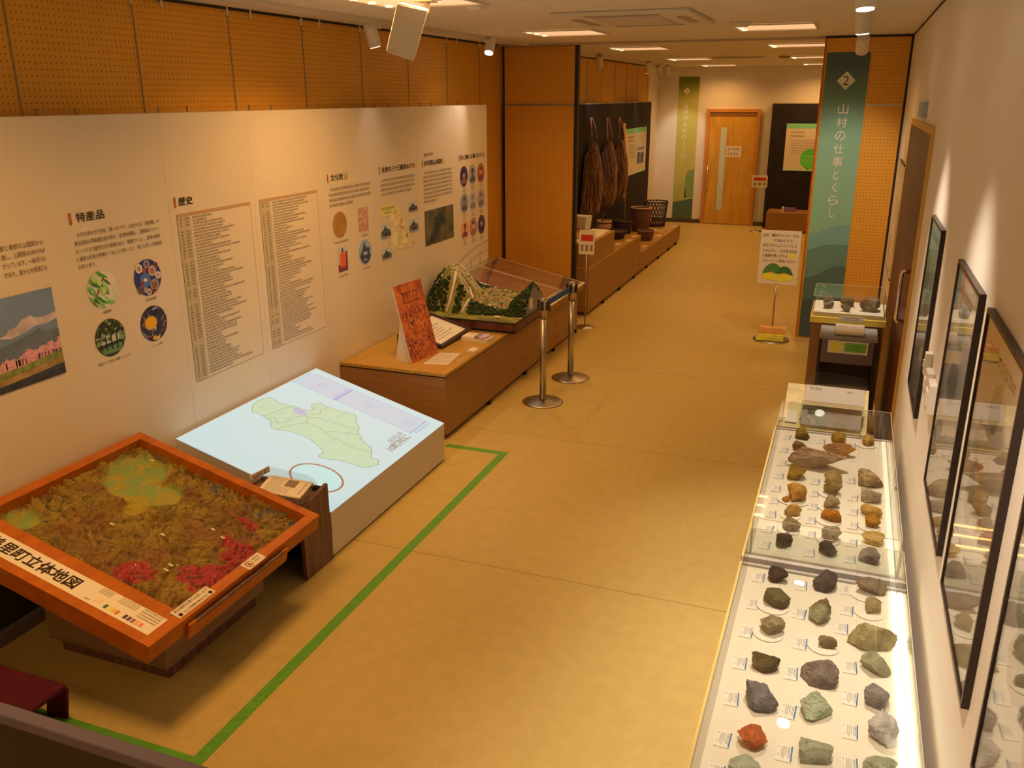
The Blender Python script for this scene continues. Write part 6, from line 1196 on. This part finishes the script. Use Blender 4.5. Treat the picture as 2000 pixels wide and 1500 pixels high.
def make_card(stripe, label):
    t = thing('rock_card', label, 'card', (0, 0, ZT + 0.0005), 'printed cards beside the rocks')
    z = ZT + 0.0005; MB().box((-0.021, -0.033, z), (0.021, 0.033, z + 0.0035), CARDM).build('card', t)
    pl = Plane((-0.021, 0.033, z + 0.0035), (0, -1, 0), (1, 0, 0)); r = random.Random(5); b = MB(); b.rect(pl, 0.002, 0.0375, 0.064, 0.0415, stripe, 0.0004); b.build('stripe', t)
    b = MB(); b.words(pl, 0.008, 0.0295, 0.055, 0.0062, CINK, r, 0.0004); b.words(pl, 0.008, 0.0225, 0.045, 0.0035, CINK, r, 0.0004); b.words(pl, 0.008, 0.017, 0.058, 0.0032, CINK, r, 0.0004); b.words(pl, 0.008, 0.012, 0.05, 0.0032, CINK, r, 0.0004); b.words(pl, 0.008, 0.004, 0.018, 0.003, CINK, r, 0.0004); b.words(pl, 0.04, 0.004, 0.05, 0.003, CINK, r, 0.0004); b.build('print', t)
    return t
blue = make_card(CBL, '-'); red = make_card(CRE, '-'); used = {'blue': 0, 'red': 0}
def nearest(x, y):
    best = min(ROCKS, key=lambda q: (q[1] - q[3] / 2 - x) ** 2 * 1.0 + (q[2] - y) ** 2 * 1.2 + (0.05 if q[1] < x else 0)); return best
seen = {}
for k, (x, y) in enumerate(CARDU + CARDL):
    n_ = nearest(x, y); isred = (k == 18); nm = n_[9]
    lb = ('white printed card with a red stripe beside the ' if isred else 'white blue striped card beside the ') + nm
    words_ = lb.split()[:15]
    while words_[-1].strip(',') in ('the', 'a', 'of', 'in', 'with', 'on', 'its', 'and', 'case,', 'near', 'right', 'far', 'at', 'front'): words_ = words_[:-1]
    lb = ' '.join(words_)
    if lb in seen:
        seen[lb] += 1; lb = lb.replace(' beside the ', (' farther than the other one beside the ', ' in front of the ')[0 if y > n_[2] else 1], 1); lb = ' '.join(lb.split()[:16])
    seen[lb] = seen.get(lb, 0) + 1
    src = red if isred else blue; key = 'red' if isred else 'blue'
    if not used[key]: src.location = (x, y, ZT + 0.0005); src['label'] = lb; used[key] = 1; cur = src
    else: cur = dup(src, (x, y, ZT + 0.0005), lb)
    cur.rotation_euler = (0, 0, math.radians(((k * 37) % 9) - 4))

# ------------------------------------------------------------------ leaflet rack behind the far case
t = thing('leaflet_rack', 'pale wood leaflet rack standing behind the far rock case', 'leaflet rack', (0.0, 4.75, 0))
RW = mat('rack_wood', A(176, 122, 54, 0.58), 0.5, nscale=3, namt=0.12, stretch=(8, 8, 1))
MB().box((-0.205, 4.62, 0.0), (0.222, 4.95, 0.655), RW).build('body', t)
MB().hexa([(-0.205, 4.64, 0.655), (0.222, 4.64, 0.655), (0.222, 4.95, 0.655), (-0.205, 4.95, 0.655)], [(-0.205, 4.66, 0.66), (0.222, 4.66, 0.66), (0.222, 4.95, 0.80), (-0.205, 4.95, 0.80)], RW).build('sloping_top', t)
AP = Plane((-0.11, 4.64, 0.672), (1, 0.0, 0), (0, 0.55, 0.83))
MB().slab(AP, 0, 0, 0.30, 0.11, 0.0, 0.006, PAPER).build('leaflet_stack', t); MB().slab(AP, 0.01, 0.125, 0.30, 0.215, 0.028, 0.034, PAPER).build('leaflet_stack', t)
b = MB(); r = random.Random(12); b.rect(AP, 0.03, 0.06, 0.075, 0.09, INKG, 0.007); b.words(AP, 0.10, 0.07, 0.25, 0.008, INKG, r, 0.007); b.words(AP, 0.03, 0.19, 0.09, 0.012, INK2, r, 0.035); b.words(AP, 0.21, 0.19, 0.24, 0.008, INKG, r, 0.035); b.build('print', t)
b = MB(); b.slab(AP, -0.008, -0.004, 0.308, 0.118, 0.010, 0.013, ACRYL).slab(AP, 0.0, 0.12, 0.308, 0.222, 0.038, 0.041, ACRYL); b.poly(AP, [(-0.01, 0.20), (0.31, 0.20), (0.31, 0.285), (0.09, 0.30), (0.03, 0.285)], ACRYL, 0.02).slab(AP, -0.008, 0.118, 0.308, 0.122, 0.0, 0.04, ACRYL); b.build('clear_holder', t)
MB().slab(Plane((-0.195, 4.662, 0.668), (1, 0, 0), (0, 0.85, 0.42)), 0, 0, 0.062, 0.09, 0.001, 0.003, PAPER).build('price_slip', t)

# ------------------------------------------------------------------ little case of grey rocks by the side door
t = thing('rock_stand', 'brown stand by the side door topped with a small glass case', 'display stand', (0.08, 6.3, 0))
MB().box((-0.145, 6.11, 0.0), (0.312, 6.56, 0.885), mat('stand_brown', A(116, 62, 22, 0.42), 0.5, nscale=3, namt=0.15, stretch=(8, 8, 1))).build('cabinet', t)
MB().box((-0.157, 6.095, 0.886), (0.322, 6.58, 0.930), mat('stand_top_yellow', A(198, 128, 30, 0.6), 0.45)).build('plinth_top', t, bevel=0.002)
MB().box((-0.14, 6.115, 0.9305), (0.305, 6.50, 0.957), TRAY).build('tray', t)
b = MB(); x0, x1, a, c, zt_, q = -0.147, 0.312, 6.108, 6.54, 1.065, 0.004
b.box((x0, a, 0.9305), (x0 + q, c, zt_), GLASS).box((x1 - q, a, 0.9305), (x1, c, zt_), GLASS).box((x0 + q, a, 0.9305), (x1 - q, a + q, zt_), GLASS).box((x0 + q, c - q, 0.9305), (x1 - q, c, zt_), GLASS).box((x0, a, zt_ + 0.0003), (x1, c, zt_ + q), GLASS).build('glass_cover', t)
e = MB()
for lo, hi in (((x0 - 0.001, a, zt_ + q), (x0 + 0.001, c, zt_ + q + 0.0015)), ((x1 - 0.001, a, zt_ + q), (x1 + 0.001, c, zt_ + q + 0.0015)), ((x0, a - 0.001, zt_ + q), (x1, a + 0.001, zt_ + q + 0.0015)), ((x0, c - 0.001, zt_ + q), (x1, c + 0.001, zt_ + q + 0.0015))): e.box(lo, hi, EDGE)
e.build('cover_edge', t)
LPn = Plane((0.027, 6.0945, 0.912), (1, 0, 0), (0, 0, 1)); b = MB(); b.slab(LPn, 0, 0, 0.15, 0.034, 0, 0.002, PAPER); b.words(LPn, 0.03, 0.019, 0.12, 0.009, INKG, random.Random(4), 0.003); b.words(LPn, 0.03, 0.005, 0.12, 0.008, INKG, random.Random(5), 0.003); b.build('label_strip', t)
rock('rock', 'grey rock with a pale band, leftmost in the little glass case', -0.052, 6.25, 0.075, 0.07, 0.085, (140, 118, 84), (108, 90, 62), 901, 0.9575, 5, 8, band=(186, 160, 130), group='rocks in the little glass case')
rock('rock', 'small grey cube-like rock in front, middle of the little glass case', 0.062, 6.19, 0.066, 0.06, 0.045, (130, 108, 78), (100, 82, 56), 902, 0.9575, 5, 8, group='rocks in the little glass case')
rock('rock', 'greenish grey knobbly rock behind, middle of the little glass case', 0.068, 6.36, 0.095, 0.09, 0.07, (124, 106, 70), (92, 78, 48), 903, 0.9575, 5, 7, group='rocks in the little glass case')
rock('rock', 'biggest brown grey rock, rightmost in the little glass case', 0.215, 6.27, 0.135, 0.12, 0.088, (132, 106, 74), (96, 76, 50), 904, 0.9575, 5, 9, group='rocks in the little glass case')
first = None
for x, lb in ((-0.115, 'white card left of the banded grey rock in the little glass case'), (0.005, 'white card between the banded and the knobbly rock'), (0.135, 'white card left of the biggest brown grey rock')):
    o = tag(MB().box((x - 0.02, 6.16, 0.9575), (x + 0.02, 6.22, 0.960), CARDM).build('rock_card', loc=(x, 6.19, 0.9575)), lb, 'card', 'cards in the little glass case')
t = thing('black_rack', 'black open rack with shelves in front of the brown stand', 'rack', (0.1, 5.95, 0))
RKT = mat('rack_top_grey', A(100, 74, 44, 0.42), 0.5); RKB = mat('rack_board_brown', A(70, 44, 26, 0.36), 0.5)
x0, x1, y0, y1 = -0.078, 0.272, 5.80, 6.09
MB().box((x0, y0, 0), (x0 + 0.018, y1, 0.855), BLACK).build('side_panel', t); MB().box((x1 - 0.018, y0, 0), (x1, y1, 0.855), BLACK).build('side_panel', t)
MB().box((x0, y0 - 0.004, 0.856), (x1, y1, 0.876), RKT).build('top', t); MB().box((x0 + 0.018, y1 - 0.015, 0), (x1 - 0.018, y1, 0.855), RKB).build('back_panel', t)
MB().box((x0 + 0.018, y0, 0.70), (x1 - 0.018, y0 + 0.014, 0.855), RKB).build('front_board', t)
for z in (0.30, 0.52): MB().box((x0 + 0.018, y0 + 0.01, z), (x1 - 0.018, y1 - 0.015, z + 0.018), RKB).build('shelf', t)
LP2 = Plane((-0.022, 5.7995, 0.768), (1, 0, 0), (0, 0, 1)); t = thing('direction_label', 'white label with an orange disc and green arrow box on the black rack', 'label', (0.1, 5.798, 0.768))
MB().slab(LP2, 0, 0, 0.243, 0.083, 0, 0.003, PAPER).build('card', t); b = MB(); b.oval(LP2, 0.048, 0.042, 0.033, 0.034, flat(206, 142, 30), 0.0035); b.poly(LP2, [(0.105, 0.012), (0.225, 0.012), (0.232, 0.02), (0.232, 0.066), (0.225, 0.074), (0.112, 0.074), (0.104, 0.064), (0.085, 0.058), (0.1, 0.05), (0.1, 0.02)], flat(92, 124, 34), 0.0035); r = random.Random(3); b.words(LP2, 0.115, 0.046, 0.22, 0.013, INK2, r, 0.004); b.words(LP2, 0.115, 0.024, 0.21, 0.013, INK2, r, 0.004); b.build('print', t)
t = thing('leaflet_pile', 'pile of white leaflets in a clear tray on the black rack', 'leaflets', (0.1, 5.92, 0.876))
LPp = Plane((0.012, 5.83, 0.880), (1, 0, 0), (0, 0.93, 0.36)); MB().slab(LPp, 0, 0, 0.175, 0.115, 0, 0.012, PAPER).build('leaflets', t); b = MB(); b.words(LPp, 0.02, 0.075, 0.075, 0.012, INKG, r, 0.0125); b.words(LPp, 0.105, 0.075, 0.13, 0.01, INKG, r, 0.0125); b.build('print', t); MB().slab(LPp, -0.006, -0.006, 0.181, -0.001, -0.003, 0.03, ACRYL).slab(LPp, -0.006, -0.006, 0.181, 0.12, -0.003, -0.0005, ACRYL).build('clear_tray', t)
